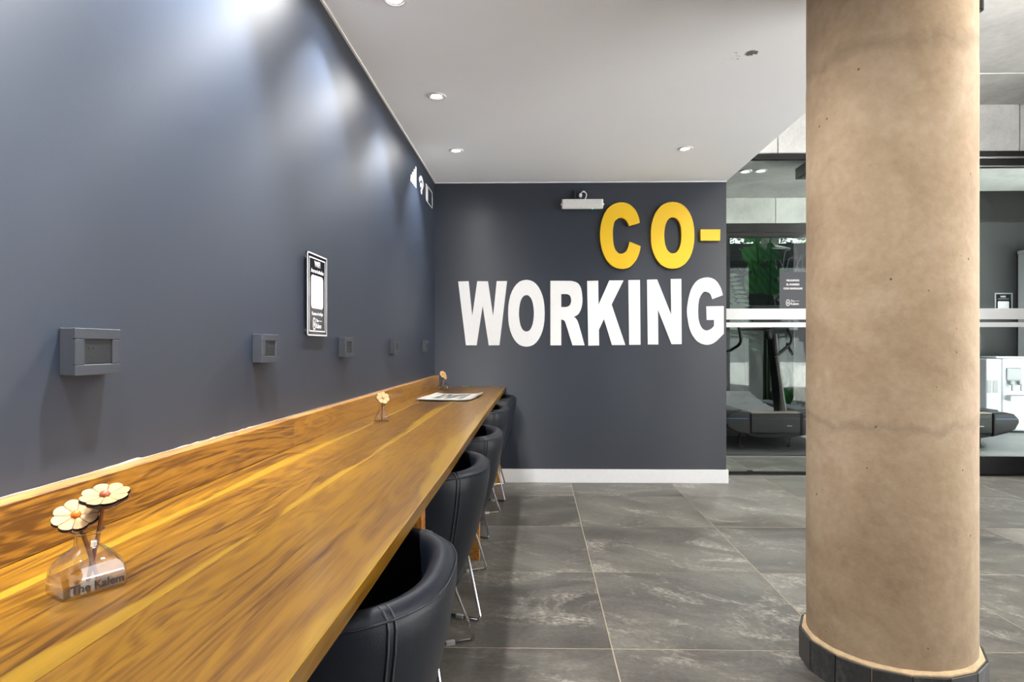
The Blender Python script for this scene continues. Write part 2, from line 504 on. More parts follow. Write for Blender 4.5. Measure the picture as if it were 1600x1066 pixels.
def leafmat(name, lo, hi):
    m, nt, b = mat(name)
    tc = nd(nt, 'ShaderNodeTexCoord')
    wv = nd(nt, 'ShaderNodeTexWave', i_Scale=5.0, i_Distortion=1.5); wv.bands_direction = 'DIAGONAL'
    L(nt, tc.outputs['Object'], wv.inputs['Vector'])
    c = ramp(nt, [(0.2, lo), (0.8, hi)], wv.outputs['Fac'])
    L(nt, c.outputs['Color'], b.inputs['Base Color'])
    b.inputs['Roughness'].default_value = 0.35
    return m

def print_page():
    """newspaper front page: masthead picture of towers and grey columns, on flat paper"""
    m, nt, b = mat('newsprint')
    tc = nd(nt, 'ShaderNodeTexCoord')
    sx = nd(nt, 'ShaderNodeSeparateXYZ'); L(nt, tc.outputs['UV'], sx.inputs[0])
    u, v = sx.outputs['X'], sx.outputs['Y']
    def between(a, lo, hi):
        return math_n(nt, 'MULTIPLY', math_n(nt, 'GREATER_THAN', a, lo), math_n(nt, 'LESS_THAN', a, hi))
    pic = math_n(nt, 'MULTIPLY', between(u, 0.2, 0.82), between(v, 0.16, 0.86))
    n = nd(nt, 'ShaderNodeTexNoise', i_Scale=5.0, i_Detail=4.0); L(nt, tc.outputs['UV'], n.inputs['Vector'])
    st = nd(nt, 'ShaderNodeVectorMath', operation='MULTIPLY'); st.inputs[1].default_value = (14.0, 3.0, 1.0)
    L(nt, tc.outputs['UV'], st.inputs[0])
    vo = nd(nt, 'ShaderNodeTexVoronoi', i_Scale=1.0, distance='CHEBYCHEV'); L(nt, st.outputs['Vector'], vo.inputs['Vector'])
    sep = nd(nt, 'ShaderNodeSeparateXYZ'); L(nt, vo.outputs['Color'], sep.inputs[0])
    pc = ramp(nt, [(0.0, (0.06, 0.10, 0.11)), (0.4, (0.22, 0.27, 0.26)), (0.7, (0.55, 0.50, 0.40)), (1.0, (0.75, 0.70, 0.60))], sep.outputs['X'])
    ln = math_n(nt, 'GREATER_THAN', math_n(nt, 'SINE', math_n(nt, 'MULTIPLY', v, 150.0)), 0.25)
    col = math_n(nt, 'MULTIPLY', between(u, 0.86, 0.97), between(v, 0.06, 0.6))
    paper = (0.80, 0.77, 0.72)
    c = mixc(nt, math_n(nt, 'MULTIPLY', math_n(nt, 'MULTIPLY', ln, col), 0.6), paper, (0.2, 0.2, 0.2))
    c = mixc(nt, pic, c, pc.outputs['Color'])
    L(nt, c, b.inputs['Base Color'])
    b.inputs['Roughness'].default_value = 0.6
    return m

M = {}
M['navy'] = wall_paint()
M['ceiling'] = ceiling_paint()
M['slate'] = slate('slate_tile', (1.02, 1.0, 0.95))
M['skirt'] = slate('dark_slate_skirting', (0.75, 0.78, 0.85), 0.42)
M['grout'] = plain('beige_grout', srgb(186, 172, 148), 0.9)
M['wood'] = timber('oiled_teak', srgb(52, 27, 3), srgb(102, 67, 10), srgb(127, 90, 17), srgb(144, 109, 26))
M['wood_up'] = timber('oiled_teak_lightened', srgb(84, 50, 12), srgb(134, 90, 26), srgb(158, 112, 38), srgb(215, 165, 80), 0.0)  # lightened to make up for the weaker light on the upright face
M['wood_leg'] = timber('oiled_teak_leg', srgb(110, 64, 20), srgb(170, 108, 42), srgb(196, 140, 66), srgb(215, 165, 80), 0.0)
M['woodtop'] = timber('pale_sanded_edge', srgb(112, 76, 34), srgb(140, 100, 52), srgb(156, 118, 68), srgb(156, 118, 68), 0.0, 0.5)
M['caulk'] = plain('white_caulk', srgb(140, 130, 114), 0.7, noise=0.2, scale=80)
M['pillar'] = concrete('beige_concrete', srgb(142, 118, 92), srgb(164, 141, 113), srgb(182, 161, 136), 2.6, 0.4, True, 0.8,
                       seams=[(2.02, 0.04, 0.33), (0.845, 0.02, 0.32)])
M['mortar'] = plain('pale_mortar', srgb(205, 178, 140), 0.9, noise=0.15, scale=40, bmp=0.3)
M['slab'] = concrete('grey_concrete', (0.33, 0.33, 0.325), (0.44, 0.44, 0.43), (0.56, 0.56, 0.55), 1.3, 0.2, False)
M['panel'] = concrete('pale_concrete_panel', (0.40, 0.40, 0.39), (0.52, 0.52, 0.51), (0.62, 0.62, 0.61), 2.5, 0.15, True)
M['white'] = plain('white_paint', (0.74, 0.74, 0.74), 0.45, noise=0.02)
M['letter_w'] = plain('white_letter', (0.74, 0.74, 0.74), 0.45, noise=0.015)
M['letter_y'] = plain('yellow_letter', (0.70, 0.44, 0.008), 0.4, noise=0.03, scale=4)
M['black'] = plain('black_satin', (0.006, 0.006, 0.007), 0.35, spec=0.35, noise=0.1)
M['blackmat'] = plain('black_matt', (0.008, 0.008, 0.009), 0.6, spec=0.3, noise=0.1)
M['frame'] = plain('dark_bronze_frame', (0.008, 0.008, 0.008), 0.4, spec=0.3, noise=0.1)
M['alu'] = plain('brushed_aluminium', (0.55, 0.55, 0.55), 0.3, 1.0)
M['chrome'] = plain('chrome', (0.78, 0.78, 0.80), 0.12, 1.0, noise=0.02)
M['leather'] = leather()
M['thread'] = plain('dark_thread', (0.032, 0.036, 0.045), 0.6)
M['plate'] = plain('slate_grey_plastic', (0.028, 0.032, 0.041), 0.5, noise=0.03)
M['plate_in'] = plain('dark_grey_plastic', (0.010, 0.011, 0.014), 0.5, noise=0.05)
M['hole'] = plain('socket_hole', (0.004, 0.004, 0.005), 0.8)
M['acrylic'] = plain('black_acrylic', (0.010, 0.010, 0.013), 0.1, noise=0.05)
M['print_w'] = plain('white_print', (0.62, 0.62, 0.63), 0.5, noise=0.01)
M['print_k'] = plain('black_print', (0.02, 0.015, 0.012), 0.5)
M['steel_ring'] = plain('white_metal_ring', (0.72, 0.72, 0.72), 0.35)
M['lens'] = emissive('lamp_lens', (1.0, 0.98, 0.94), 9.0)
M['led'] = emissive('green_led', (0.05, 0.9, 0.45), 2.5)
M['diffuser'] = plain('ribbed_diffuser', (0.72, 0.72, 0.72), 0.3, noise=0.25, scale=160)
M['glass'] = glass_thin('clear_glass', gloss=0.5)
M['dimming_glass'] = glass_thin('yard_dimming_glass', (0.55, 0.58, 0.57))  # grey tint added to dim the bright yard behind the window
M['band'] = frosted('frosted_vinyl', 0.95, (0.66, 0.67, 0.68))
M['film'] = film('plastic_wrap', 0.16, (0.45, 0.45, 0.46))
M['gymfloor'] = plain('grey_vinyl_floor', (0.22, 0.22, 0.22), 0.4, noise=0.12, scale=3)
M['paving'] = plain('bounce_paving', (0.58, 0.57, 0.55), 0.8, noise=0.1, scale=2)  # for the added paving that bounces light indoors
M['rubber'] = plain('black_floor_sheet', (0.028, 0.028, 0.03), 0.5, noise=0.1)
M['gymwall'] = plain('charcoal_wall', (0.017, 0.018, 0.021), 0.6, noise=0.05, scale=3)
M['slat'] = plain('grey_rubber_slat', (0.10, 0.105, 0.108), 0.45)
M['tan'] = plain('tan_strip', (0.30, 0.25, 0.21), 0.45)
M['blue'] = plain('blue_stripe', (0.03, 0.10, 0.25), 0.3)
M['greypaint'] = plain('warm_grey_post', (0.16, 0.145, 0.14), 0.4)
M['appl_w'] = plain('white_appliance', (0.58, 0.60, 0.63), 0.35, noise=0.02)
M['appl_g'] = plain('grey_appliance', (0.30, 0.31, 0.33), 0.4, noise=0.03)
M['leaf'] = leafmat('broad_leaf', (0.035, 0.26, 0.05), (0.09, 0.42, 0.10))
M['leaf_b'] = leafmat('deep_leaf', (0.018, 0.15, 0.04), (0.045, 0.25, 0.08))
M['leaf_lit'] = leafmat('lit_leaf', (0.38, 0.46, 0.38), (0.60, 0.66, 0.56))  # whitish light on the leaves put into their colour
M['hedge'] = leafmat('hedge_leaf', (0.03, 0.06, 0.025), (0.10, 0.15, 0.08))
M['stem'] = plain('green_stem', (0.02, 0.045, 0.015), 0.5)
M['twig'] = plain('grey_twig', (0.45, 0.45, 0.42), 0.7)
M['fence'] = plain('charcoal_fence', (0.014, 0.015, 0.019), 0.6)
M['gravel'] = plain('gravel', (0.22, 0.23, 0.25), 0.9, noise=0.6, scale=60)
M['paper'] = plain('paper_edge', (0.74, 0.71, 0.66), 0.7)
M['news'] = print_page()
M['petal'] = plain('pale_wood_petal', srgb(168, 134, 92), 0.6, noise=0.12, scale=60)
M['petal_e'] = plain('burnt_wood_edge', srgb(62, 38, 24), 0.7, noise=0.2)
M['bead'] = plain('orange_bead', srgb(205, 110, 30), 0.35)
M['bead_p'] = plain('rosewood_bead', srgb(160, 84, 56), 0.35)
M['stick'] = plain('brown_stick', srgb(112, 62, 22), 0.5)
M['vase'] = glass_thin('vase_glass', (0.955, 0.935, 0.90), 2.8, 0.03)

# ------------------------------------------------------------------ the setting
def struct(name, bm, m, parent=None, **kw):
    o = obj(name, bm, m, parent, **kw)
    if parent is None: o['kind'] = 'structure'
    return o

XL, YB, XR, ZC, ZS = -0.8195, 5.12, 1.505, 2.40, 3.135
YG = 5.49          # the glazed partition to the gym
YW = 8.88          # rear wall of the gym

fl = struct('floor', box(NB(), XL - 0.2, 4.68, -2.5, 5.443, -0.12, -0.001), M['grout'])
tiles_x = [XL, -0.529] + [-0.529 + 0.8 * k for k in range(1, 7)] + [4.68]
tiles_y = [2.31 + 0.7833 * k for k in range(-6, 5)]
shared = {}
for i in range(len(tiles_x) - 1):
    for j in range(len(tiles_y) - 1):
        dx, dy = tiles_x[i + 1] - tiles_x[i], tiles_y[j + 1] - tiles_y[j]
        key = round(dx, 3)
        if key not in shared:
            o = obj('tile', box(NB(), -dx / 2 + .0019, dx / 2 - .0019, -dy / 2 + .0019, dy / 2 - .0019, -0.012, 0, 0.001, 1), M['slate'], fl)
            shared[key] = o.data
        else:
            o = obj('tile', shared[key], None, fl)
        o.location = ((tiles_x[i] + tiles_x[i + 1]) / 2, (tiles_y[j] + tiles_y[j + 1]) / 2, random.Random(i * 31 + j).uniform(-.0004, .0004))
struct('floor', box(NB(), XL - 0.2, 4.68, -3.6, -2.5, -0.12, 0), M['slate'])
gf = struct('floor', box(NB(), 1.2, 8.1, 5.535, 6.33, -0.12, -0.001), M['grout'])
for k in range(9):
    o = obj('tile', shared[0.8], None, gf)
    o.location = (1.471 + 0.8 * k, 5.935, 0); o.scale = (1, 0.995, 1)
struct('floor', box(NB(), 1.2, 8.1, 6.331, YW + 0.2, -0.12, 0), M['gymfloor'])
struct('trim_1', box(NB(), XR + 0.012, 8.1, 5.443, 5.535, -0.12, 0.004, 0.002), M['blackmat'])      # threshold under the glazing

struct('wall_left', box(NB(), XL - 0.2, XL, -3.6, YB + 0.33, -0.12, ZS), M['navy'])
struct('wall_back', box(NB(), XL, XR, YB, YB + 0.323, -0.12, ZC), M['navy'])
cl = struct('ceiling', box(NB(), XL, XR, -3.6, YB + 0.33, ZC, ZS), M['ceiling'])
obj('edge_bead', box(NB(), XL, XL + 0.012, -3.0, YB, ZC - 0.006, ZC + 0.001, 0.002), M['white'], cl)
obj('edge_bead', box(NB(), XL + 0.012, XR, YB - 0.012, YB, ZC - 0.006, ZC + 0.001, 0.002), M['white'], cl)
# baseboard, wrapping round the free end of the wall
bb = NB()
box(bb, XL, XR + 0.014, YB - 0.016, YB, 0, 0.108, 0.003)
box(bb, XR, XR + 0.014, YB, YB + 0.32, 0, 0.108, 0.003)
struct('baseboard_back', bb, M['white'])
# raw concrete slab over lobby and gym, cast in three strips with a joint line between
slabo = struct('ceiling', box(NB(), XR, 4.9, -3.6, 4.858, ZS, ZS + 0.25), M['slab'])
struct('ceiling', box(NB(), XR, 4.9, 4.874, 5.52, ZS, ZS + 0.25), M['slab'])
struct('ceiling', box(NB(), 1.1, 8.3, 5.5202, YW + 0.25, ZS, ZS + 0.25), M['slab'])
struct('trim_2', box(NB(), XR, 4.9, 4.858, 4.874, ZS - 0.006, ZS + 0.03), M['panel'])
# concrete beam above the glazing, cast in panels
bw = struct('wall_front', box(NB(), XR - 0.3, 8.3, YG + 0.03, YG + 0.2, 2.745, ZS + 0.01), M['panel'])
for x0, x1 in ((XR - 0.3, 2.05), (2.05, 4.08), (4.08, 6.11), (6.11, 8.3)):
    obj('panel', box(NB(), x0 + .003, x1 - .003, YG, YG + 0.032, 2.735, ZS, 0.004, 1), M['panel'], bw)
# rear wall of the gym: concrete lintel, black header, window, charcoal wall
lw = struct('wall_rear', box(NB(), 1.1, 4.35, YW + 0.04, YW + 0.2, 2.785, ZS + 0.01), M['panel'])
for x0, x1 in ((1.1, 2.07), (2.07, 3.285), (3.285, 4.5)):
    obj('panel', box(NB(), x0 + .003, x1 - .003, YW, YW + 0.042, 2.785, ZS, 0.004, 1), M['panel'], lw)
wn = struct('window_1', box(NB(), 1.3, 4.35, YW + 0.01, YW + 0.14, 2.60, 2.785, 0.004), M['frame'])
obj('head_rail', box(NB(), 1.3, 4.35, YW - 0.02, YW + 0.01, 2.655, 2.70, 0.003), M['frame'], wn)
obj('jamb', box(NB(), 2.585, 2.665, YW + 0.01, YW + 0.14, 0.06, 2.60, 0.004), M['frame'], wn)
obj('jamb', box(NB(), 4.27, 4.35, YW + 0.01, YW + 0.14, 0.06, 2.60, 0.004), M['frame'], wn)
obj('sill', box(NB(), 1.3, 4.35, YW - 0.01, YW + 0.16, 0.0, 0.06, 0.004), M['frame'], wn)
obj('pane', box(NB(), 2.665, 4.27, YW + 0.07, YW + 0.078, 0.06, 2.60), M['dimming_glass'], wn)
struct('wall_rear', box(NB(), 1.1, 2.585, YW + 0.02, YW + 0.2, -0.1, 2.60), M['gymwall'])
gw = struct('wall_rear', box(NB(), 4.35, 8.3, 8.6, YW + 0.2, -0.1, 2.74), M['gymwall'])
struct('trim_3', box(NB(), 4.35, 8.3, 8.55, YW + 0.2, 2.74, ZS, 0.004), M['black'])
struct('wall_sun_block', box(NB(), 1.1, 8.3, YW + 0.02, YW + 0.24, ZS + 0.2501, 5.2), M['panel'])  # unseen facade added to keep the sun off the yard fence
struct('wall_gym_left', box(NB(), 1.1, 1.3, YB + 0.33, YW + 0.2, -0.1, ZS), M['gymwall'])
struct('wall_right', box(NB(), 8.1, 8.3, 5.54, YW + 0.2, -0.1, ZS), M['panel'])
struct('wall_right', box(NB(), 4.6, 4.68, -3.6, -0.8, -0.12, ZS), M['navy'])  # unseen dark wall added to block the sky's reflection in the glass
struct('wall_right', box(NB(), 4.6, 4.68, 3.9, 5.443, -0.12, ZS), M['gymwall'])  # likewise added, for the glazing right of the pillar
struct('ground', box(NB(), 4.69, 34, -26, 5.44, -0.2, -0.02), M['paving'])  # unseen paving added to bounce sunlight up to the ceiling
struct('wall_glare_block', box(NB(), XL - 0.2, 4.68, -3.8, -3.6, -0.12, ZS + 0.25), M['navy'])  # unseen wall added, kept dark so the gym glass reflects less

# glazed partition
def pane(name, x0, x1, z0, z1, label):
    t = thing(name, label, 'glass partition', ((x0 + x1) / 2, YG, 0))
    cx = (x0 + x1) / 2
    obj('pane', box(NB(), x0 - cx, x1 - cx, -0.005, 0.005, z0, z1), M['glass'], t)
    for a, b in ((1.2512, 1.2915), (1.3165, 1.4090)):
        obj('frosted_band', box(NB(), x0 - cx, x1 - cx, -0.0062, -0.0054, a, b), M['band'], t, )
    return t, cx
g1, cx = pane('glass_door', XR + 0.02, 2.86, 0.012, 2.676, 'clear glass gym door with white frosted bands beside the dark wall')
obj('bottom_seal', box(NB(), XR + 0.02 - cx, 2.86 - cx, -0.012, 0.012, 0.005, 0.024, 0.003), M['blackmat'], g1)
obj('top_rail', box(NB(), XR - 0.1 - cx, 2.86 - cx, -0.02, 0.03, 2.676, 2.722, 0.004), M['frame'], g1)
obj('floor_stop', box(NB(), 1.79 - cx, 1.835 - cx, -0.014, 0.014, 0.024, 0.034, 0.004), M['black'], g1)
g2, cx = pane('glass_partition', 2.87, 8.1, 0.155, 2.60, 'fixed glass panel with black kick rail right of the concrete pillar')
obj('kick_rail', box(NB(), 2.87 - cx, 8.1 - cx, -0.02, 0.02, 0.005, 0.158, 0.004), M['black'], g2)
obj('head_frame', box(NB(), 2.87 - cx, 8.1 - cx, -0.035, 0.03, 2.60, 2.662, 0.004), M['frame'], g2)
obj('track', box(NB(), 2.87 - cx, 8.1 - cx, -0.05, -0.0352, 2.664, 2.681, 0.003), M['alu'], g2, )
obj('track', box(NB(), 2.87 - cx, 8.1 - cx, -0.03, 0.03, 2.6625, 2.733, 0.002), M['frame'], g2)
obj('track', box(NB(), 2.87 - cx, 8.1 - cx, -0.042, -0.0355, 2.598, 2.606, 0.002), M['alu'], g2)

# ------------------------------------------------------------------ round concrete pillar
PX, PY = 1.192, 2.20
pl = thing('concrete_pillar', 'round beige raw concrete pillar standing on a dark tiled foot ring', 'pillar', (PX, PY, 0))
bm = NB()
zs = [0.05 + k * (2.35) / 60 for k in range(61)]
rr = random.Random(4)
lathe(bm, [(0.254 + 0.0007 * math.sin(z * 3.1) + (0.0012 if 0.84 < z < 2.0 else 0), z) for z in zs], 72)
obj('shaft', bm, M['pillar'], pl, smooth=True)
bm = NB()
NT = 16
for k in range(NT):
    a0, a1 = 2 * PI * k / NT + 0.13, 2 * PI * (k + 1) / NT + 0.13
    m = 2
    for q in range(m):
        b0, b1 = a0 + (a1 - a0) * q / m, a0 + (a1 - a0) * (q + 1) / m
        def pt(a, r, z): return bm.verts.new((r * math.cos(a), r * math.sin(a), z))
        ro = 0.2705
        def apo(a): return ro * math.cos(PI / NT) / math.cos(a - (a0 + a1) / 2) - 0.0005
        h0, h1 = 0.104 + rr.uniform(-.002, .003), 0.104 + rr.uniform(-.002, .003)
        o0, o1, i0, i1 = pt(b0, apo(b0), 0.106), pt(b1, apo(b1), 0.106), pt(b0, 0.252, 0.114), pt(b1, 0.252, 0.114)
        p0, p1 = pt(b0, apo(b0), 0.0), pt(b1, apo(b1), 0.0)
        bm.faces.new((o0, o1, i1, i0)); bm.faces.new((p0, p1, o1, o0))
bmesh.ops.remove_doubles(bm, verts=bm.verts, dist=0.0004)
obj('mortar_ring', bm, M['mortar'], pl)
ap, half = 0.2705 * math.cos(PI / NT), 0.2705 * math.sin(PI / NT)
tl = box(NB(), ap, ap + 0.009, -half + 0.0008, half - 0.0008, 0.001, 0.102, 0.001, 1)
first = obj('skirting_tile', tl, M['skirt'], pl)
for k in range(NT):
    o = first if k == 0 else obj('skirting_tile', first.data, None, pl)
    o.rotation_euler = (0, 0, 2 * PI * (k + 0.5) / NT + 0.13)

# ------------------------------------------------------------------ timber counter along the left wall
TX, TY, TZ = -0.53, 2.15, 0.765
ct = thing('timber_counter', 'long oiled timber counter with upstand fixed along the navy wall', 'counter', (TX, TY, 0))
def board(name, xa, xb, y0, y1, z0, z1, m, bev=0.0016, taper=None, topmat=None, wav=0.0, seed=0):
    """a plank with its own origin; xa..xb across, grain along Y; UV u runs across"""
    bm = NB(); r = random.Random(seed)
    n = max(2, int((y1 - y0) / 0.16))
    cx, cy, cz = (xa + xb) / 2, (y0 + y1) / 2, (z0 + z1) / 2
    rows = []
    ph = r.uniform(0, 6)
    for i in range(n + 1):
        y = y0 + (y1 - y0) * i / n
        xr = xb if taper is None else taper(y)
        xr += wav * (math.sin(y * 2.3 + ph) + 0.5 * math.sin(y * 7.1 + ph * 2))
        sec = [(xa, z0), (xr - 0.006 if wav else xr, z0), (xr, z1 - bev), (xr - bev, z1), (xa + bev, z1), (xa, z1 - bev)]
        rows.append([bm.verts.new((a - cx, y - cy, b - cz)) for a, b in sec])
    k = 6
    for A, B in zip(rows, rows[1:]):
        for q in range(k):
            f = bm.faces.new((A[q], A[(q + 1) % k], B[(q + 1) % k], B[q]))
            if topmat is not None and q == 3: f.material_index = 1
    bm.faces.new(list(reversed(rows[0]))); bm.faces.new(rows[-1])
    bmesh.ops.recalc_face_normals(bm, faces=bm.faces)
    uv = bm.loops.layers.uv.new('UVMap')
    bm.normal_update()
    for f in bm.faces:
        edge = abs(f.normal.x) > 0.8
        for l in f.loops:
            l[uv].uv = (0.3 if edge else (l.vert.co.x + cx - xa) / (xb - xa), l.vert.co.y)
    return obj(name, bm, [m, topmat] if topmat else m, ct, (cx - TX, cy - TY, cz))
G = 0.0006
YE = YB - 0.002
front = lambda y: -0.236 - 0.016 * (y + 0.8) / 5.92
board('tabletop_board', XL + 0.001, -0.69 - G, -0.8, 1.93 - G, TZ - 0.036, TZ - 0.0004, M['wood'], seed=1)
board('tabletop_board', XL + 0.001, -0.69 - G, 1.93 + G, YE, TZ - 0.036, TZ, M['wood'], seed=2)
board('tabletop_board', -0.69 + G, -0.488 - G, -0.8, 2.66 - G, TZ - 0.036, TZ, M['wood'], seed=3)
board('tabletop_board', -0.69 + G, -0.488 - G, 2.66 + G, YE, TZ - 0.036, TZ - 0.0005, M['wood'], seed=4)
board('tabletop_board', -0.488 + G, -0.242, -0.8, YE, TZ - 0.036, TZ - 0.0002, M['wood'], taper=front, wav=0.0016, seed=5)
board('upstand_board', XL + 0.001, -0.783, -0.8, 2.05 - G, TZ + 0.001, 0.857, M['wood_up'], topmat=M['woodtop'], seed=6)
board('upstand_board', XL + 0.001, -0.784, 2.05 + G, YE, TZ + 0.001, 0.8565, M['wood_up'], topmat=M['woodtop'], seed=7)
for y in (0.03, 1.65, 3.27, 5.07):
    obj('leg', box(NB(), -0.345 - TX, -0.293 - TX, y - 0.026 - TY, y + 0.026 - TY, 0, TZ - 0.0362, 0.003), M['wood_leg'], ct)
    obj('leg', box(NB(), -0.80 - TX, -0.748 - TX, y - 0.026 - TY, y + 0.026 - TY, 0, TZ - 0.0362, 0.003), M['wood_leg'], ct)
    obj('cross_rail', box(NB(), -0.7475 - TX, -0.3455 - TX, y - 0.02 - TY, y + 0.02 - TY, 0.655, TZ - 0.0364, 0.003), M['wood_leg'], ct)
# ragged filler line left along the top of the upstand and the end of the counter
bm = NB(); r = random.Random(9)
y = -0.5; prev = None
while y < YE - 0.02:
    lump = 1.0 if 1.1 < y < 1.9 else 0.25
    h = 0.0006 + lump * max(0, r.gauss(0.0004, 0.0014)); d = 0.0012 + lump * abs(r.gauss(0, 0.0016))
    sec = [bm.verts.new((XL + 0.0004 - TX, y - TY, 0.8572)), bm.verts.new((XL + d - TX, y - TY, 0.8574)), bm.verts.new((XL + 0.0004 - TX, y - TY, 0.8575 + h))]
    if prev: 
        for q in range(3): bm.faces.new((prev[q], prev[(q + 1) % 3], sec[(q + 1) % 3], sec[q]))
    prev = sec; y += r.uniform(0.01, 0.035)
for x in (-0.60, -0.585, -0.56, -0.36, -0.345, -0.32):
    box(bm, x - TX, x + r.uniform(.008, .022) - TX, YE - 0.006 - TY, YE - TY, TZ + 0.0002, TZ + 0.004, 0.001, 1)
bmesh.ops.recalc_face_normals(bm, faces=bm.faces)
tag(obj('filler_bead', bm, M['caulk'], ct), 'ragged white filler line')

# ------------------------------------------------------------------ tub chairs
def chair_path(n=44, b=0.275, a=0.30, e=2.6, arm=0.25):
    pts = [(-arm, -b), (-arm * 0.66, -b), (-arm * 0.33, -b)]
    for i in range(n + 1):
        t = -PI / 2 + PI * i / n
        c, s = math.cos(t), math.sin(t)
        pts.append((a * abs(c) ** (2 / e), b * math.copysign(abs(s) ** (2 / e), s)))
    pts += [(-arm * 0.33, b), (-arm * 0.66, b), (-arm, b)]
    # resample evenly
    P = [Vector(p) for p in pts]
    ln = [0]
    for u, v in zip(P, P[1:]): ln.append(ln[-1] + (v - u).length)
    out = []; N = 52
    for k in range(N + 1):
        d = ln[-1] * k / N
        for i in range(len(P) - 1):
            if ln[i + 1] >= d - 1e-9:
                f = (d - ln[i]) / max(1e-9, ln[i + 1] - ln[i]); out.append(P[i].lerp(P[i + 1], f)); break
    nr = []
    for i in range(len(out)):
        t = (out[min(i + 1, N)] - out[max(i - 1, 0)]).normalized()
        nr.append(Vector((t.y, -t.x)))
    return out, nr
CP, CN = chair_path()
PROF = [(-0.105, 0.335), (-0.092, 0.345), (-0.066, 0.41), (-0.036, 0.50), (-0.014, 0.59), (-0.002, 0.66), (0.0, 0.692), (-0.004, 0.706), (-0.014, 0.715),
        (-0.028, 0.718), (-0.042, 0.714), (-0.05, 0.703), (-0.054, 0.685), (-0.066, 0.60), (-0.082, 0.50), (-0.092, 0.43)]
def cpt(i, d, z):
    p = CP[i] + CN[i] * d
    return Vector((p.x, p.y, z))
def make_chair():
    t = thing('tub_chair', 'tmp', 'chair', (0, 0, 0), 0, 'tub chairs along the counter')
    bm = NB(); rows = []
    for i in range(len(CP)):
        rows.append([bm.verts.new(cpt(i, d, z)) for d, z in PROF])
    for A, B in zip(rows, rows[1:]):
        for q in range(len(PROF) - 1): bm.faces.new((A[q], B[q], B[q + 1], A[q + 1]))
    bm.faces.new(rows[0]); bm.faces.new(list(reversed(rows[-1])))
    bm.faces.new([rw[0] for rw in reversed(rows)])                  # underside
    bmesh.ops.recalc_face_normals(bm, faces=bm.faces)
    sh = obj('shell', bm, M['leather'], t, smooth=True)
    bm = NB()
    tube(bm, [cpt(i, -0.0015, 0.7045) for i in range(len(CP))], 0.0018, 6)
    obj('piping', bm, M['leather'], sh)
    N = len(CP) - 1
    for k in (18, N - 18):
        bm = NB()
        for dk in (-0.006, 0.006):
            i0 = k if dk < 0 else k
            pth = []
            for d, z in PROF[2:10]:
                p = cpt(k, d + 0.0012, z); tn = Vector((-CN[k].y, CN[k].x, 0))
                pth.append(p + tn * dk)
            tube(bm, pth, 0.0016, 5)
        obj('seam', bm, M['thread'], sh)
    bm = NB()
    pl_ = [CP[i] + CN[i] * -0.088 for i in range(0, len(CP), 2)]
    lev = [(0.0, 0.34), (0.0, 0.43), (-0.004, 0.448), (-0.018, 0.458)]
    rows = []
    for ins, z in lev:
        rows.append([bm.verts.new((p.x * (1 + ins), p.y * (1 + ins), z)) for p in pl_])
    for A, B in zip(rows, rows[1:]):
        for q in range(len(pl_)): bm.faces.new((A[q], A[(q + 1) % len(pl_)], B[(q + 1) % len(pl_)], B[q]))
    bm.faces.new(rows[-1]); bm.faces.new(list(reversed(rows[0])))
    bmesh.ops.recalc_face_normals(bm, faces=bm.faces)
    obj('seat_cushion', bm, M['leather'], t, smooth=True)
    for s in (-1, 1):
        pts = fillet([(0.13, 0.15 * s, 0.337), (0.215, 0.295 * s, 0.0065), (-0.17, 0.135 * s, 0.0065), (-0.13, 0.12 * s, 0.337)], 0.018)
        lg = obj('leg', tube(NB(), pts, 0.0058, 8), M['chrome'], t, smooth=True)
        for f in (0.22, 0.8):
            p = Vector((0.215, 0.295 * s, 0)).lerp(Vector((-0.17, 0.135 * s, 0)), f)
            ang = math.atan2(0.16 * s, 0.385)
            obj('glide', box(NB(), -0.016, 0.016, -0.009, 0.009, 0.0, 0.0145, 0.002), M['plate_glide'], lg, (p.x, p.y, 0), (0, 0, ang))
    return t
M['plate_glide'] = plain('pale_grey_glide', (0.42, 0.43, 0.43), 0.5)
ch0 = make_chair()
CH = [(-0.441, 1.095, 1, 'nearest navy black leather tub chair, cut by the bottom of the photo'),
      (-0.455, 2.075, -2, 'second navy black leather tub chair from the front along the counter'),
      (-0.448, 2.815, 2, 'third navy black leather tub chair, in the middle of the row'),
      (-0.470, 3.90, -3, 'fourth navy black leather tub chair, pushed deepest under the counter'),
      (-0.452, 4.745, 3, 'farthest navy black leather tub chair, next to the dark sign wall')]
for i, (x, y, a, lb) in enumerate(CH):
    c = ch0 if i == 0 else copy_tree(ch0)
    c.location = (x, y, 0); c.rotation_euler = (0, 0, R(a)); c['label'] = lb

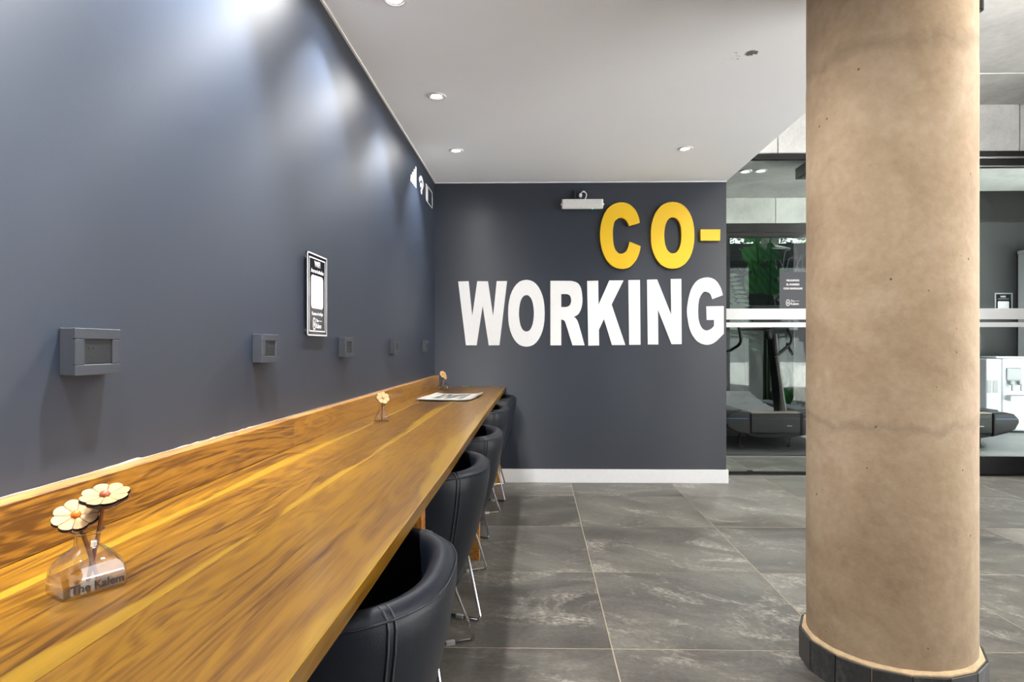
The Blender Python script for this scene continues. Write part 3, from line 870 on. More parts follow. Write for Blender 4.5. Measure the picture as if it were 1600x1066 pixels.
# ------------------------------------------------------------------ sockets and signs on the left wall
def socket(y, z, label, first=None):
    if first is not None:
        t = copy_tree(first); t.location = (XL, y, z); t['label'] = label
        return t
    t = thing('wall_socket', label, 'wall socket', (XL, y, z), 0, 'power sockets along the counter')
    bm = NB()
    W2, H2, D = 0.060, 0.0415, 0.028
    w2, h2 = 0.0365, 0.0225
    box(bm, 0, D - 0.004, -W2, W2, -H2, H2, 0.0015)
    for (a, b, c, d) in ((-W2, W2, h2, H2), (-W2, W2, -H2, -h2), (-W2, -w2, -h2, h2), (w2, W2, -h2, h2)):
        box(bm, D - 0.006, D, a, b, c, d, 0.001, 1)
    obj('cover_plate', bm, M['plate'], t)
    ins = obj('outlet_insert', box(NB(), D - 0.0045, D - 0.002, -w2 + .001, w2 - .001, -h2 + .001, h2 - .001, 0.0008, 1), M['plate_in'], t)
    bm = NB()
    for cy in (-0.018, 0.018):
        for (dy, dz) in ((-0.006, 0.007), (0.006, 0.007), (0.0, -0.007)):
            m = Matrix.Translation((D - 0.0017, cy + dy, dz)) @ Matrix.Rotation(R(90), 4, 'Y')
            tb = bmesh.new(); bmesh.ops.create_cone(tb, cap_ends=True, segments=10, radius1=0.0021, radius2=0.0021, depth=0.0008)
            merge(bm, tb, m)
    obj('pin_hole', bm, M['hole'], ins)
    return t
s0 = socket(1.142, 1.080, 'nearest grey power socket, largest in the photo, above the flower vase')
socket(1.887, 1.0835, 'grey power socket just left of the wifi sign', s0)
socket(2.687, 1.0855, 'grey power socket just right of the wifi sign', s0)
socket(3.613, 1.088, 'grey power socket second from the far corner', s0)
socket(4.603, 1.0895, 'grey power socket nearest the far corner', s0)

ROT_L = (R(90), 0, R(90))          # writing on the left wall
def on_left(y, z, d): return (XL + d, y, z)
# framed acrylic sign: local u along +Y, v up
sg = thing('wifi_sign', 'tall black acrylic wifi sign with white double border on navy wall', 'sign', (XL, 2.343, 1.277))
W2, H2 = 0.105, 0.1495
obj('plate', box(NB(), 0.006, 0.0105, -W2, W2, -H2, H2, 0.0005, 1), M['acrylic'], sg)
bm = NB()
for (a, b, c, d) in ((-W2, W2, H2 - .005, H2), (-W2, W2, -H2, -H2 + .005), (-W2, -W2 + .007, -H2, H2), (W2 - .005, W2, -H2, H2)):
    box(bm, 0.0104, 0.0112, a, b, c, d)
i1, i2 = W2 - 0.019, H2 - 0.015
for (a, b, c, d) in ((-i1, i1, i2 - .0045, i2), (-i1, i1, -i2, -i2 + .0045), (-i1, -i1 + .004, -i2, i2), (i1 - .004, i1, -i2, i2)):
    box(bm, 0.0104, 0.0110, a, b, c, d)
obj('border', bm, M['print_w'], sg)
for sy in (-1, 1):
    for sz in (-1, 1):
        obj('standoff', box(NB(), 0, 0.006, sy * 0.09 - 0.005, sy * 0.09 + 0.005, sz * 0.13 - 0.005, sz * 0.13 + 0.005), M['alu'], sg)
def rrect(w, h, r, n=6):
    out = []
    for cx, cy, a0 in ((w - r, h - r, 0), (-w + r, h - r, 90), (-w + r, -h + r, 180), (w - r, -h + r, 270)):
        for k in range(n + 1): out.append((cx + r * math.cos(R(a0 + 90 * k / n)), cy + r * math.sin(R(a0 + 90 * k / n))))
    return out
obj('code_panel', outline_mesh('code_panel', [rrect(0.064, 0.0605, 0.016)], 0.0006), M['print_w'], sg, (0.0109, -0.003, 0.0105), ROT_L)
obj('lettering', text_mesh('lettering', 'WIFI', 0.030, offset=0.0006), M['print_w'], sg, (0.0109, 0, 0.112), ROT_L)
obj('lettering', text_mesh('lettering', 'Acceso invitados', 0.0195, offset=0.0006), M['print_w'], sg, (0.0109, 0, 0.086), ROT_L)
obj('lettering', text_mesh('lettering', 'Escanea el código', 0.0165, offset=0.0003), M['print_w'], sg, (0.0109, 0, -0.069), ROT_L)

def drop_logo(s, bm=None):
    """oval ring with a drop inside, left of the name; unit height s"""
    oval = [(0.30 * s * math.cos(a), 0.5 * s * math.copysign(abs(math.sin(a)) ** 0.8, math.sin(a))) for a in [2 * PI * k / 28 for k in range(28)]]
    inner = [(x * 0.68, y * 0.80) for x, y in oval]
    drop = [(0, 0.24 * s), (0.06 * s, 0.08 * s), (0.09 * s, -0.06 * s), (0.06 * s, -0.18 * s), (0, -0.21 * s), (-0.06 * s, -0.18 * s), (-0.09 * s, -0.06 * s), (-0.06 * s, 0.08 * s)]
    return [oval, inner, drop]
def logo(parent, loc, rot, s):
    q = Matrix.Translation(loc) @ __import__('mathutils').Euler(rot).to_matrix().to_4x4()
    obj('emblem', outline_mesh('emblem', drop_logo(s), 0.0005), M['print_w'], parent, q @ Vector((-0.75 * s, 0, 0)), rot)
    obj('lettering', text_mesh('lettering', 'The', s * 0.36, 'LEFT', offset=s * 0.008), M['print_w'], parent, q @ Vector((-0.36 * s, 0.27 * s, 0)), rot)
    obj('lettering', text_mesh('lettering', 'Kalem', s * 0.52, 'LEFT', offset=s * 0.010, xs=0.95), M['print_w'], parent, q @ Vector((-0.36 * s, -0.17 * s, 0)), rot)
    obj('underline', box(NB(), -0.02, 0.02, -0.0012, 0.0012, 0, 0.0004), M['print_w'], parent, q @ Vector((0.62 * s, 0.26 * s, 0)), rot)
logo(sg, (0.0109, 0, -0.106), ROT_L, 0.046)

# flat white symbols near the ceiling in the far corner
sb = thing('signal_icon', 'white four bar signal strength symbol high on the navy wall', 'wall decal', on_left(4.24, 2.235, 0))
for k in range(4):
    y0 = -0.107 + k * 0.054
    z1 = -0.028 + (0.044 + 0.0325 * k) + 0.0
    obj('bar', box(NB(), 0, 0.002, y0, y0 + 0.030, -0.073, -0.073 + 0.044 + 0.0325 * k, 0.0004, 1), M['print_w'], sb)
wf = thing('wifi_icon', 'white wifi arc symbol between the signal and battery symbols', 'wall decal', on_left(4.52, 2.185, 0))
def arc(r0, r1, a=52):
    n = 14
    o = [(r1 * math.sin(R(-a + 2 * a * k / n)), r1 * math.cos(R(-a + 2 * a * k / n))) for k in range(n + 1)]
    i = [(r0 * math.sin(R(a - 2 * a * k / n)), r0 * math.cos(R(a - 2 * a * k / n))) for k in range(n + 1)]
    return o + i
obj('arc', outline_mesh('arc', [arc(0.086, 0.118)], 0.002), M['print_w'], wf, (0.001, 0, -0.008), ROT_L)
obj('arc', outline_mesh('arc', [arc(0.040, 0.070)], 0.002), M['print_w'], wf, (0.001, 0, -0.008), ROT_L)
obj('dot', outline_mesh('dot', [[(0.022 * math.cos(2 * PI * k / 16), 0.022 * math.sin(2 * PI * k / 16)) for k in range(16)]], 0.002), M['print_w'], wf, (0.001, 0, 0.002), ROT_L)
bt = thing('battery_icon', 'white battery outline symbol right beside the far corner', 'wall decal', on_left(4.847, 2.228, 0))
obj('outline', outline_mesh('outline', [rrect(0.145, 0.063, 0.008), [(x, y) for x, y in rrect(0.139, 0.057, 0.005)]], 0.002), M['print_w'], bt, (0.001, 0, 0), ROT_L)
obj('charge', box(NB(), 0, 0.002, -0.131, -0.055, -0.052, 0.052), M['print_w'], bt)
obj('terminal', box(NB(), 0, 0.002, 0.1452, 0.157, -0.03, 0.03), M['print_w'], bt)

# ------------------------------------------------------------------ big letters on the back wall
GLYPHS = {  # outlines in millimetres on the back wall: (x, z), first the outer edge, then the holes
 'C': [[(816,2071),(814,2080),(812,2092),(809,2107),(804,2121),(799,2135),(792,2150),(784,2164),(774,2178),(764,2189),(753,2200),(741,2210),(728,2218),(714,2224),(699,2228),(684,2231),(668,2231),(652,2230),(635,2226),(618,2221),(602,2214),(587,2204),(573,2193),(560,2180),(549,2165),(538,2148),(530,2130),(522,2110),(515,2089),(510,2066),(505,2041),(502,2015),(501,1989),(501,1961),(503,1931),(507,1902),(512,1875),(518,1850),(526,1827),(535,1805),(545,1785),(557,1767),(570,1751),(584,1737),(598,1725),(615,1716),(632,1709),(651,1705),(668,1703),(686,1703),(703,1706),(719,1711),(735,1718),(749,1728),(762,1740),(774,1754),(784,1768),(793,1782),(800,1798),(806,1813),(811,1828),(815,1843),(819,1859),(821,1873),(823,1882),(733,1919),(732,1912),(730,1903),(728,1892),(725,1881),(721,1871),(717,1860),(711,1850),(705,1841),(696,1834),(686,1828),(675,1824),(665,1823),(656,1824),(647,1828),(639,1834),(632,1842),(625,1850),(619,1861),(614,1874),(610,1888),(606,1906),(604,1927),(603,1948),(602,1968),(602,1986),(602,2003),(603,2019),(605,2035),(608,2050),(611,2064),(616,2077),(622,2088),(630,2096),(641,2103),(652,2107),(662,2109),(671,2109),(679,2107),(687,2103),(695,2098),(702,2092),(708,2086),(713,2078),(718,2071),(722,2063),(725,2054),(728,2046),(729,2040)]],
 'O1': [[(1246,1967),(1244,1914),(1237,1868),(1225,1827),(1209,1790),(1189,1760),(1166,1736),(1139,1718),(1109,1707),(1074,1703),(1039,1707),(1009,1718),(982,1736),(959,1761),(939,1791),(923,1828),(911,1869),(904,1915),(902,1969),(904,2022),(911,2068),(923,2110),(939,2146),(959,2176),(982,2201),(1009,2218),(1039,2229),(1074,2233),(1109,2229),(1139,2218),(1166,2200),(1189,2175),(1209,2145),(1225,2108),(1237,2067),(1244,2021)],[(1144,1968),(1143,1939),(1141,1914),(1136,1892),(1130,1872),(1122,1856),(1112,1842),(1102,1833),(1090,1827),(1076,1825),(1062,1827),(1050,1833),(1040,1843),(1030,1856),(1023,1872),(1016,1892),(1012,1914),(1009,1939),(1008,1968),(1009,1997),(1012,2022),(1016,2044),(1023,2064),(1030,2080),(1040,2094),(1050,2103),(1062,2109),(1076,2111),(1090,2109),(1102,2103),(1112,2093),(1122,2080),(1130,2064),(1136,2044),(1141,2022),(1143,1997)]],
 'dash': [[(1294,2014),(1450,2013),(1448,1926),(1295,1925)]],
 'W': [[(-631,1608),(-547,1610),(-518,1330),(-478,1610),(-392,1609),(-351,1329),(-322,1610),(-239,1611),(-300,1097),(-386,1096),(-435,1413),(-483,1096),(-569,1096)]],
 'O2': [[(62,1352),(60,1298),(54,1252),(44,1210),(30,1174),(13,1143),(-7,1118),(-29,1100),(-55,1089),(-84,1085),(-114,1089),(-140,1100),(-162,1118),(-182,1143),(-199,1174),(-213,1210),(-223,1252),(-229,1298),(-231,1352),(-229,1407),(-223,1453),(-213,1495),(-199,1531),(-182,1562),(-162,1587),(-140,1605),(-114,1616),(-84,1620),(-55,1616),(-29,1605),(-7,1587),(13,1562),(30,1531),(44,1494),(54,1453),(60,1406)],[(-25,1352),(-26,1323),(-29,1297),(-33,1275),(-38,1255),(-45,1238),(-53,1224),(-62,1215),(-72,1209),(-84,1207),(-96,1209),(-107,1215),(-116,1224),(-124,1238),(-131,1255),(-136,1275),(-140,1297),(-143,1323),(-144,1352),(-143,1382),(-140,1407),(-136,1430),(-131,1450),(-124,1467),(-116,1480),(-107,1490),(-96,1496),(-84,1498),(-72,1496),(-62,1490),(-53,1480),(-45,1467),(-38,1450),(-33,1430),(-29,1407),(-26,1382)]],
 'R': [[(107,1612),(273,1611),(282,1609),(294,1606),(308,1602),(320,1596),(329,1589),(337,1580),(344,1569),(350,1556),(354,1540),(358,1522),(360,1502),(362,1482),(363,1464),(363,1445),(361,1426),(358,1409),(354,1392),(348,1376),(341,1361),(333,1348),(323,1339),(311,1332),(300,1327),(293,1324),(297,1322),(302,1319),(308,1314),(313,1308),(317,1302),(321,1296),(326,1285),(333,1265),(344,1227),(358,1178),(371,1129),(380,1096),(283,1096),(274,1126),(260,1169),(247,1214),(236,1248),(230,1267),(226,1279),(223,1286),(219,1292),(213,1297),(206,1299),(199,1301),(194,1302),(194,1096),(107,1096)],[(194,1506),(239,1506),(244,1504),(250,1502),(257,1498),(263,1493),(267,1485),(270,1476),(272,1466),(273,1456),(272,1446),(270,1436),(267,1427),(263,1419),(257,1413),(249,1408),(241,1405),(236,1402),(194,1402)]],
 'K': [[(400,1610),(489,1612),(491,1420),(576,1614),(690,1614),(595,1422),(704,1099),(597,1098),(534,1306),(494,1220),(496,1095),(409,1094)]],
 'I': [[(728,1616),(820,1617),(825,1101),(734,1100)]],
 'N': [[(876,1619),(956,1621),(1068,1340),(1064,1624),(1148,1625),(1151,1106),(1070,1105),(963,1381),(966,1103),(882,1103)]],
 'G': [[(1476,1495),(1473,1507),(1469,1524),(1464,1542),(1457,1559),(1448,1575),(1438,1592),(1426,1606),(1413,1618),(1398,1626),(1382,1632),(1365,1636),(1348,1636),(1330,1634),(1310,1629),(1292,1622),(1275,1611),(1260,1597),(1247,1581),(1235,1561),(1224,1538),(1214,1508),(1206,1474),(1200,1438),(1195,1406),(1193,1378),(1193,1353),(1195,1329),(1199,1304),(1203,1278),(1208,1251),(1215,1225),(1224,1201),(1234,1180),(1247,1160),(1260,1143),(1275,1128),(1292,1117),(1310,1108),(1330,1103),(1348,1100),(1364,1101),(1381,1105),(1397,1111),(1413,1121),(1432,1136),(1452,1156),(1471,1176),(1484,1189),(1484,1408),(1346,1406),(1349,1298),(1407,1298),(1407,1251),(1404,1246),(1398,1240),(1392,1233),(1384,1227),(1375,1222),(1365,1217),(1354,1214),(1344,1214),(1334,1216),(1325,1221),(1316,1228),(1308,1238),(1301,1250),(1295,1264),(1290,1279),(1286,1296),(1283,1315),(1282,1335),(1281,1356),(1281,1377),(1282,1399),(1283,1422),(1286,1445),(1290,1465),(1296,1481),(1303,1495),(1311,1507),(1319,1516),(1325,1521),(1331,1524),(1337,1524),(1344,1523),(1352,1521),(1361,1517),(1370,1512),(1377,1505),(1382,1495),(1387,1483),(1390,1471),(1393,1463)]],
}

LET = {'C': ('letter_c', 'raised yellow letter C, first of the upper word', .03), 'O1': ('letter_o', 'raised yellow letter O in the upper word', .03),
       'dash': ('hyphen', 'raised yellow hyphen at the right edge of the dark wall', .03),
       'W': ('letter_w', 'large white letter W starting the lower word', .006), 'O2': ('letter_o', 'large white letter O, second in the lower word', .006),
       'R': ('letter_r', 'large white letter R in the lower word', .006), 'K': ('letter_k', 'large white letter K in the lower word', .006),
       'I': ('letter_i', 'large white letter I in the lower word', .006), 'N': ('letter_n', 'large white letter N in the lower word', .006),
       'G': ('letter_g', 'large white letter G at the end of the lower word', .006)}
for k, rings in GLYPHS.items():
    nm, lb, dep = LET[k]
    xs = [p[0] for p in rings[0]]; zs_ = [p[1] for p in rings[0]]
    cx, cz = (min(xs) + max(xs)) / 2000, (min(zs_) + max(zs_)) / 2000
    rg = [[(p[0] / 1000 - cx, p[1] / 1000 - cz) for p in r_] for r_ in rings]
    yel = dep > 0.01
    me = outline_mesh(nm, rg, dep - 0.003 if yel else dep - 0.001, 0.0015 if yel else 0.0005)
    o = obj(nm, me, M['letter_y' if yel else 'letter_w'], None, (cx, YB - dep / 2, cz), (R(90), 0, 0))
    tag(o, lb, 'letter', 'yellow sign letters' if yel else 'white sign letters')

# emergency light with its cord and plug
em = thing('emergency_light', 'slim white emergency light with coiled cord above the yellow letters', 'emergency light', (0.36, YB, 2.214))
obj('housing', box(NB(), -0.163, 0.163, -0.058, -0.022, -0.036, 0.039, 0.006), M['white'], em)
df = NB()
box(df, -0.158, 0.158, -0.0615, -0.0575, -0.032, 0.035, 0.002)
for k in range(40):
    x = -0.152 + k * 0.0078
    box(df, x - 0.0022, x + 0.0022, -0.0645, -0.061, -0.030, 0.033, 0.0012, 1)
obj('ribbed_diffuser', df, M['diffuser'], em)
obj('end_pin', box(NB(), -0.172, -0.163, -0.046, -0.034, -0.008, 0.008, 0.002), M['white'], em)
obj('end_pin', box(NB(), 0.163, 0.172, -0.046, -0.034, -0.008, 0.008, 0.002), M['white'], em)
obj('bracket', box(NB(), -0.067, -0.057, -0.03, 0, 0.02, 0.118, 0.002), M['black'], em)
obj('bracket', box(NB(), -0.12, 0.12, -0.024, 0, -0.015, 0.015, 0.003), M['black'], em)
pg = obj('plug', tube(NB(), [(-0.014, -0.001, 0.078), (-0.014, -0.022, 0.078), (-0.014, -0.034, 0.077)], [0.018, 0.017, 0.012], 14), M['white'], em, smooth=True)
pg.scale = (0.75, 1, 1); pg.location = (-0.003, 0, 0)
obj('cord', tube(NB(), fillet([(-0.014, -0.03, 0.078), (-0.004, -0.036, 0.099), (0.016, -0.036, 0.103), (0.034, -0.036, 0.084), (0.032, -0.036, 0.062), (0.018, -0.036, 0.036)], 0.02, 6), 0.0036, 8), M['white'], em, smooth=True)
obj('cord_boot', tube(NB(), [(0.002, -0.036, 0.103), (0.021, -0.036, 0.1)], 0.0065, 8), M['white'], em, smooth=True)
bm = NB(); bmesh.ops.create_icosphere(bm, subdivisions=2, radius=0.005)
tag(obj('indicator', bm, M['led'], em, (0.079, -0.05, -0.037)), 'green indicator lamp')

# ------------------------------------------------------------------ downlights
def downlight(x, y, z, label, first=None, r=0.049, group='ceiling downlights in the white soffit', tilt=0):
    if first is not None:
        t = copy_tree(first); t.location = (x, y, z); t['label'] = label; t['group'] = group; return t
    t = thing('downlight', label, 'ceiling light', (x, y, z), 0, group)
    bm = NB()
    lathe(bm, [(r * 0.66, -0.003), (r * 0.72, -0.006), (r * 0.95, -0.0055), (r, -0.003), (r, 0.0)], 32, cap_bottom=False, cap_top=False)
    obj('ring', bm, M['steel_ring'], t, smooth=True)
    bm = NB()
    lathe(bm, [(r * 0.56, -0.0015), (r * 0.67, -0.003)], 32, cap_bottom=False, cap_top=False)
    obj('baffle', bm, M['alu'], t, smooth=True)
    bm = NB()
    lathe(bm, [(0.001, -0.0042), (r * 0.35, -0.0038), (r * 0.575, -0.0016)], 28, cap_top=False)
    obj('lens', bm, M['lens'], t, smooth=True)
    return t
LBL = ['recessed downlight nearest the far left ceiling corner', 'recessed downlight second from the far left ceiling corner', 'recessed downlight cut by the top edge of the photo']
d0 = None
for i, (x, y) in enumerate(DOWN_L):
    if i < 3:
        if d0 is None: d0 = downlight(x, y, ZC, LBL[i])
        else: downlight(x, y, ZC, LBL[i], d0)
downlight(DOWN_R[0][0], DOWN_R[0][1], ZC, 'recessed downlight on the right side, above the yellow letters', d0)
downlight(2.433, 7.514, ZS, 'left one of the two round downlights on the grey gym ceiling', d0, group='downlights on the gym ceiling').scale = (1.5, 1.5, 2.5)
downlight(2.60, 7.49, ZS, 'right one of the two round downlights on the grey gym ceiling', d0, group='downlights on the gym ceiling').scale = (1.5, 1.5, 2.5)

# black track on the lobby slab, its end just showing beside the pillar
tk = thing('ceiling_track_light', 'black track light under the slab, end peeking out right of pillar', 'track light', (2.2, 3.6, ZS))
obj('track', box(NB(), -0.45, 0.272, -0.02, 0.02, -0.035, 0, 0.003), M['black'], tk)
for x in (-0.1, 0.225):
    hd = obj('spot_head', lathe(NB(), [(0.034, -0.195), (0.044, -0.19), (0.046, -0.06), (0.02, -0.05), (0.018, -0.035)], 20, x, 0), M['black'], tk, smooth=True)

# ------------------------------------------------------------------ flower vases on the counter
def rloop(hx, hy, rad, n=4):
    return rrect(hx, hy, min(rad, hx * 0.98, hy * 0.98), n)
def vase_mesh(levels, th=0.0022, base=0.004):
    bm = NB()
    def loft(lv, flip):
        rows = [[bm.verts.new((x, y, z)) for x, y in rloop(hx, hy, rd)] for hx, hy, rd, z in lv]
        for A, B in zip(rows, rows[1:]):
            n = len(A)
            for q in range(n):
                f = (A[q], A[(q + 1) % n], B[(q + 1) % n], B[q])
                bm.faces.new(f if not flip else tuple(reversed(f)))
        return rows
    o = loft(levels, False)
    inn = [(max(.002, hx - th), max(.002, hy - th), max(.001, rd - th * 0.5), max(z, base)) for hx, hy, rd, z in levels]
    i = loft(inn, True)
    bm.faces.new(list(reversed(o[0]))); bm.faces.new(i[0])
    n = len(o[0])
    for q in range(n): bm.faces.new((o[-1][q], o[-1][(q + 1) % n], i[-1][(q + 1) % n], i[-1][q]))
    bmesh.ops.recalc_face_normals(bm, faces=bm.faces)
    return bm
def flower_mesh(r, n=8, th=0.006):
    ol = []
    for k in range(n * 8):
        a = 2 * PI * k / (n * 8)
        ol.append(((r * (0.84 + 0.16 * abs(math.sin(a * n / 2)) ** 0.6)) * math.cos(a), (r * (0.84 + 0.16 * abs(math.sin(a * n / 2)) ** 0.6)) * math.sin(a)))
    return ol
def flower(parent, base, head, r, nrm, bead='bead', n=8):
    base, head = Vector(base), Vector(head)
    st = obj('stem', tube(NB(), [base, base.lerp(head, 0.5) + Vector((0.001, 0, 0)), head], 0.0028, 8), M['stick'], parent, smooth=True)
    rot = Vector(nrm).to_track_quat('Z', 'Y').to_euler()
    ol = flower_mesh(r, n)
    disc = NB(); k = len(ol)
    # rim (burnt wood) and petal face as two meshes, petals dished with grooves between
    A = [disc.verts.new((x, y, 0.0)) for x, y in ol]; B = [disc.verts.new((x * 0.55, y * 0.55, -0.010)) for x, y in ol]
    Cc = [disc.verts.new((x * 0.985, y * 0.985, 0.0018)) for x, y in ol]
    for P, Q in ((B, A), (A, Cc)):
        for q in range(k): disc.faces.new((P[q], P[(q + 1) % k], Q[(q + 1) % k], Q[q]))
    disc.faces.new(list(reversed(B)))
    fh = obj('flower_head', disc, M['petal_e'], parent, head, rot)
    for q in range(n):
        a0, a1 = 2 * PI * q / n, 2 * PI * (q + 1) / n
        bm = NB(); m = 6
        fan = []
        for s in (0.16, 0.6, 0.97):
            row = []
            for j in range(m + 1):
                a = a0 + 0.018 + (a1 - a0 - 0.036) * j / m
                rad = r * (0.84 + 0.16 * abs(math.sin(a * n / 2)) ** 0.6) * s
                row.append(bm.verts.new((rad * math.cos(a), rad * math.sin(a), 0.002 + 0.0012 * math.sin(PI * j / m) + 0.002 * s * s)))
            fan.append(row)
        for P, Q in zip(fan, fan[1:]):
            for j in range(m): bm.faces.new((P[j], Q[j], Q[j + 1], P[j + 1]))
        low = [bm.verts.new((v.co.x, v.co.y, 0.0012)) for v in fan[0] ]
        obj('petal', bm, M['petal'], fh, smooth=True)
    bm = NB(); bmesh.ops.create_uvsphere(bm, u_segments=14, v_segments=8, radius=r * 0.22)
    for v in bm.verts: v.co.z = v.co.z * 0.8 + 0.004
    obj('bead', bm, M[bead], fh, smooth='all')

TT = TZ + 0.0003
V1 = R(58)
v1 = thing('flower_vase', 'nearest clear glass vase with two wooden flowers on the counter', 'vase', (-0.600, 0.842, TT), V1)
lev = [(.0375, .027, .006, 0), (.039, .0285, .006, .003), (.039, .0285, .006, .018), (.0375, .0275, .007, .030), (.033, .025, .009, .040), (.026, .021, .011, .049), (.0185, .0165, .012, .0555), (.0145, .014, .0125, .060),
       (.0138, .0135, .0125, .070), (.0145, .0142, .013, .0745), (.0195, .019, .017, .078), (.0195, .019, .017, .0795)]
obj('bottle', vase_mesh(lev), M['vase'], v1, smooth=True)
obj('lettering', text_mesh('lettering', 'The Kalem', 0.0145, depth=0.0002, offset=0.00035), M['print_k'], v1, (0.001, -0.0291, 0.0125), (R(90), 0, 0))
inv = Matrix.Rotation(-V1, 4, 'Z') @ Matrix.Translation((0.600, -0.842, -TT))
def loc(p): return inv @ Vector(p)
dirv = lambda v: (Matrix.Rotation(-V1, 4, 'Z') @ Vector(v))
flower(v1, loc((-0.580, 0.838, TT + 0.008)), loc((-0.6168, 0.845, 0.862)), 0.0285, dirv((0.25, -0.55, 0.85)), 'bead', 8)
flower(v1, loc((-0.606, 0.852, TT + 0.008)), loc((-0.579, 0.847, 0.888)), 0.030, dirv((0.12, -0.28, 0.95)), 'bead_p', 8)

lev2 = [(.033, .024, .004, 0), (.0335, .0245, .004, .002), (.032, .0235, .005, .010), (.024, .019, .007, .030), (.016, .014, .009, .046), (.0125, .0115, .010, .055), (.012, .0112, .010, .066), (.018, .017, .014, .074), (.018, .017, .014, .0755)]
V2 = R(12)
v2 = thing('flower_vase', 'flared clear glass vase with one wooden flower halfway along the counter', 'vase', (-0.668, 2.74, TT), V2)
obj('bottle', vase_mesh(lev2), M['vase'], v2, smooth=True)
flower(v2, (0, 0, 0.008), (0.004, 0.002, 0.101), 0.030, (0.35, -0.75, 0.5), 'petal', 7)
lev3 = [(.028, .026, .012, 0), (.034, .032, .016, .004), (.040, .037, .02, .018), (.036, .034, .02, .036), (.024, .023, .018, .052), (.0145, .0145, .014, .061), (.013, .013, .0125, .074), (.016, .016, .015, .078), (.016, .016, .015, .0795)]
v3 = thing('flower_vase', 'round bellied glass vase with wooden flower at the far counter corner', 'vase', (-0.690, 4.70, TT), R(20))
obj('bottle', vase_mesh(lev3), M['vase'], v3, smooth=True)
flower(v3, (0, 0, 0.008), (-0.004, 0.0, 0.115), 0.030, (0.4, -0.8, 0.45), 'bead', 7)
flower(v3, (0.004, 0.004, 0.008), (0.012, 0.008, 0.094), 0.019, (0.5, -0.8, 0.3), 'petal', 6)

# newspaper
nw = thing('newspaper', 'folded newspaper with city picture lying at the far end of the counter', 'newspaper', (-0.532, 3.985, TT), R(-6))
def sheet(w, l, z, lift, seed, uvs=False):
    bm = NB(); n, m = 14, 14; r = random.Random(seed); g = []
    ph = r.uniform(0, 6)
    for i in range(n + 1):
        row = []
        for j in range(m + 1):
            u, v = i / n, j / m
            zz = z + 0.0012 * math.sin(u * 5 + ph) * math.sin(v * 4 + ph) + 0.0012
            zz += lift * (max(0, u - 0.7) / 0.3) ** 2 * (0.4 + v) + lift * 0.7 * (max(0, 0.25 - u) / 0.25) ** 2 * (0.3 + v)
            row.append(bm.verts.new((-w / 2 + w * u, -l / 2 + l * v, zz)))
        g.append(row)
    for i in range(n):
        for j in range(m): bm.faces.new((g[i][j], g[i + 1][j], g[i + 1][j + 1], g[i][j + 1]))
    uv = bm.loops.layers.uv.new('UVMap')
    for f in bm.faces:
        for l_ in f.loops: l_[uv].uv = ((l_.vert.co.x + w / 2) / w, (l_.vert.co.y + l / 2) / l)
    ret = bmesh.ops.solidify(bm, geom=bm.faces[:], thickness=0.0006)
    return bm
for k in range(3):
    obj('page', sheet(0.318 - 0.003 * k, 0.47 - 0.004 * k, 0.0012 + 0.0022 * k, 0.004 + 0.002 * k, 3), M['paper'], nw, (0.002 * k, -0.002 * k, 0), smooth=True)
obj('front_page', sheet(0.316, 0.468, 0.0085, 0.0095, 3), M['news'], nw, smooth=True)

# ------------------------------------------------------------------ sticker on the glass door
st = thing('door_notice', 'dark square notice with white Spanish writing stuck on gym door', 'sign', (2.174, YG - 0.0075, 1.564))
obj('sheet', box(NB(), -0.1135, 0.1135, -0.001, 0.001, -0.155, 0.157), M['plate'], st)
RB = (R(90), 0, 0)
for s_, z in (('PROHIBIDO', 0.083), ('EL INGRESO', 0.049), ('CON SANDALIAS', 0.015)):
    obj('lettering', text_mesh('lettering', s_, 0.0215, offset=0.0009, depth=0.0002, xs=0.95), M['print_w'], st, (0.0, -0.0013, z), RB)
logo(st, (0.0, -0.0013, -0.105), RB, 0.056)

# ------------------------------------------------------------------ the gym behind the glass
mt = obj('dark_floor_sheet', box(NB(), 1.45, 3.15, 6.40, 7.75, 0.0005, 0.012, 0.004), M['rubber'])  # thin black sheet laid on the floor under the treadmill
tag(mt, 'thin black sheet under the near treadmill', 'mat')

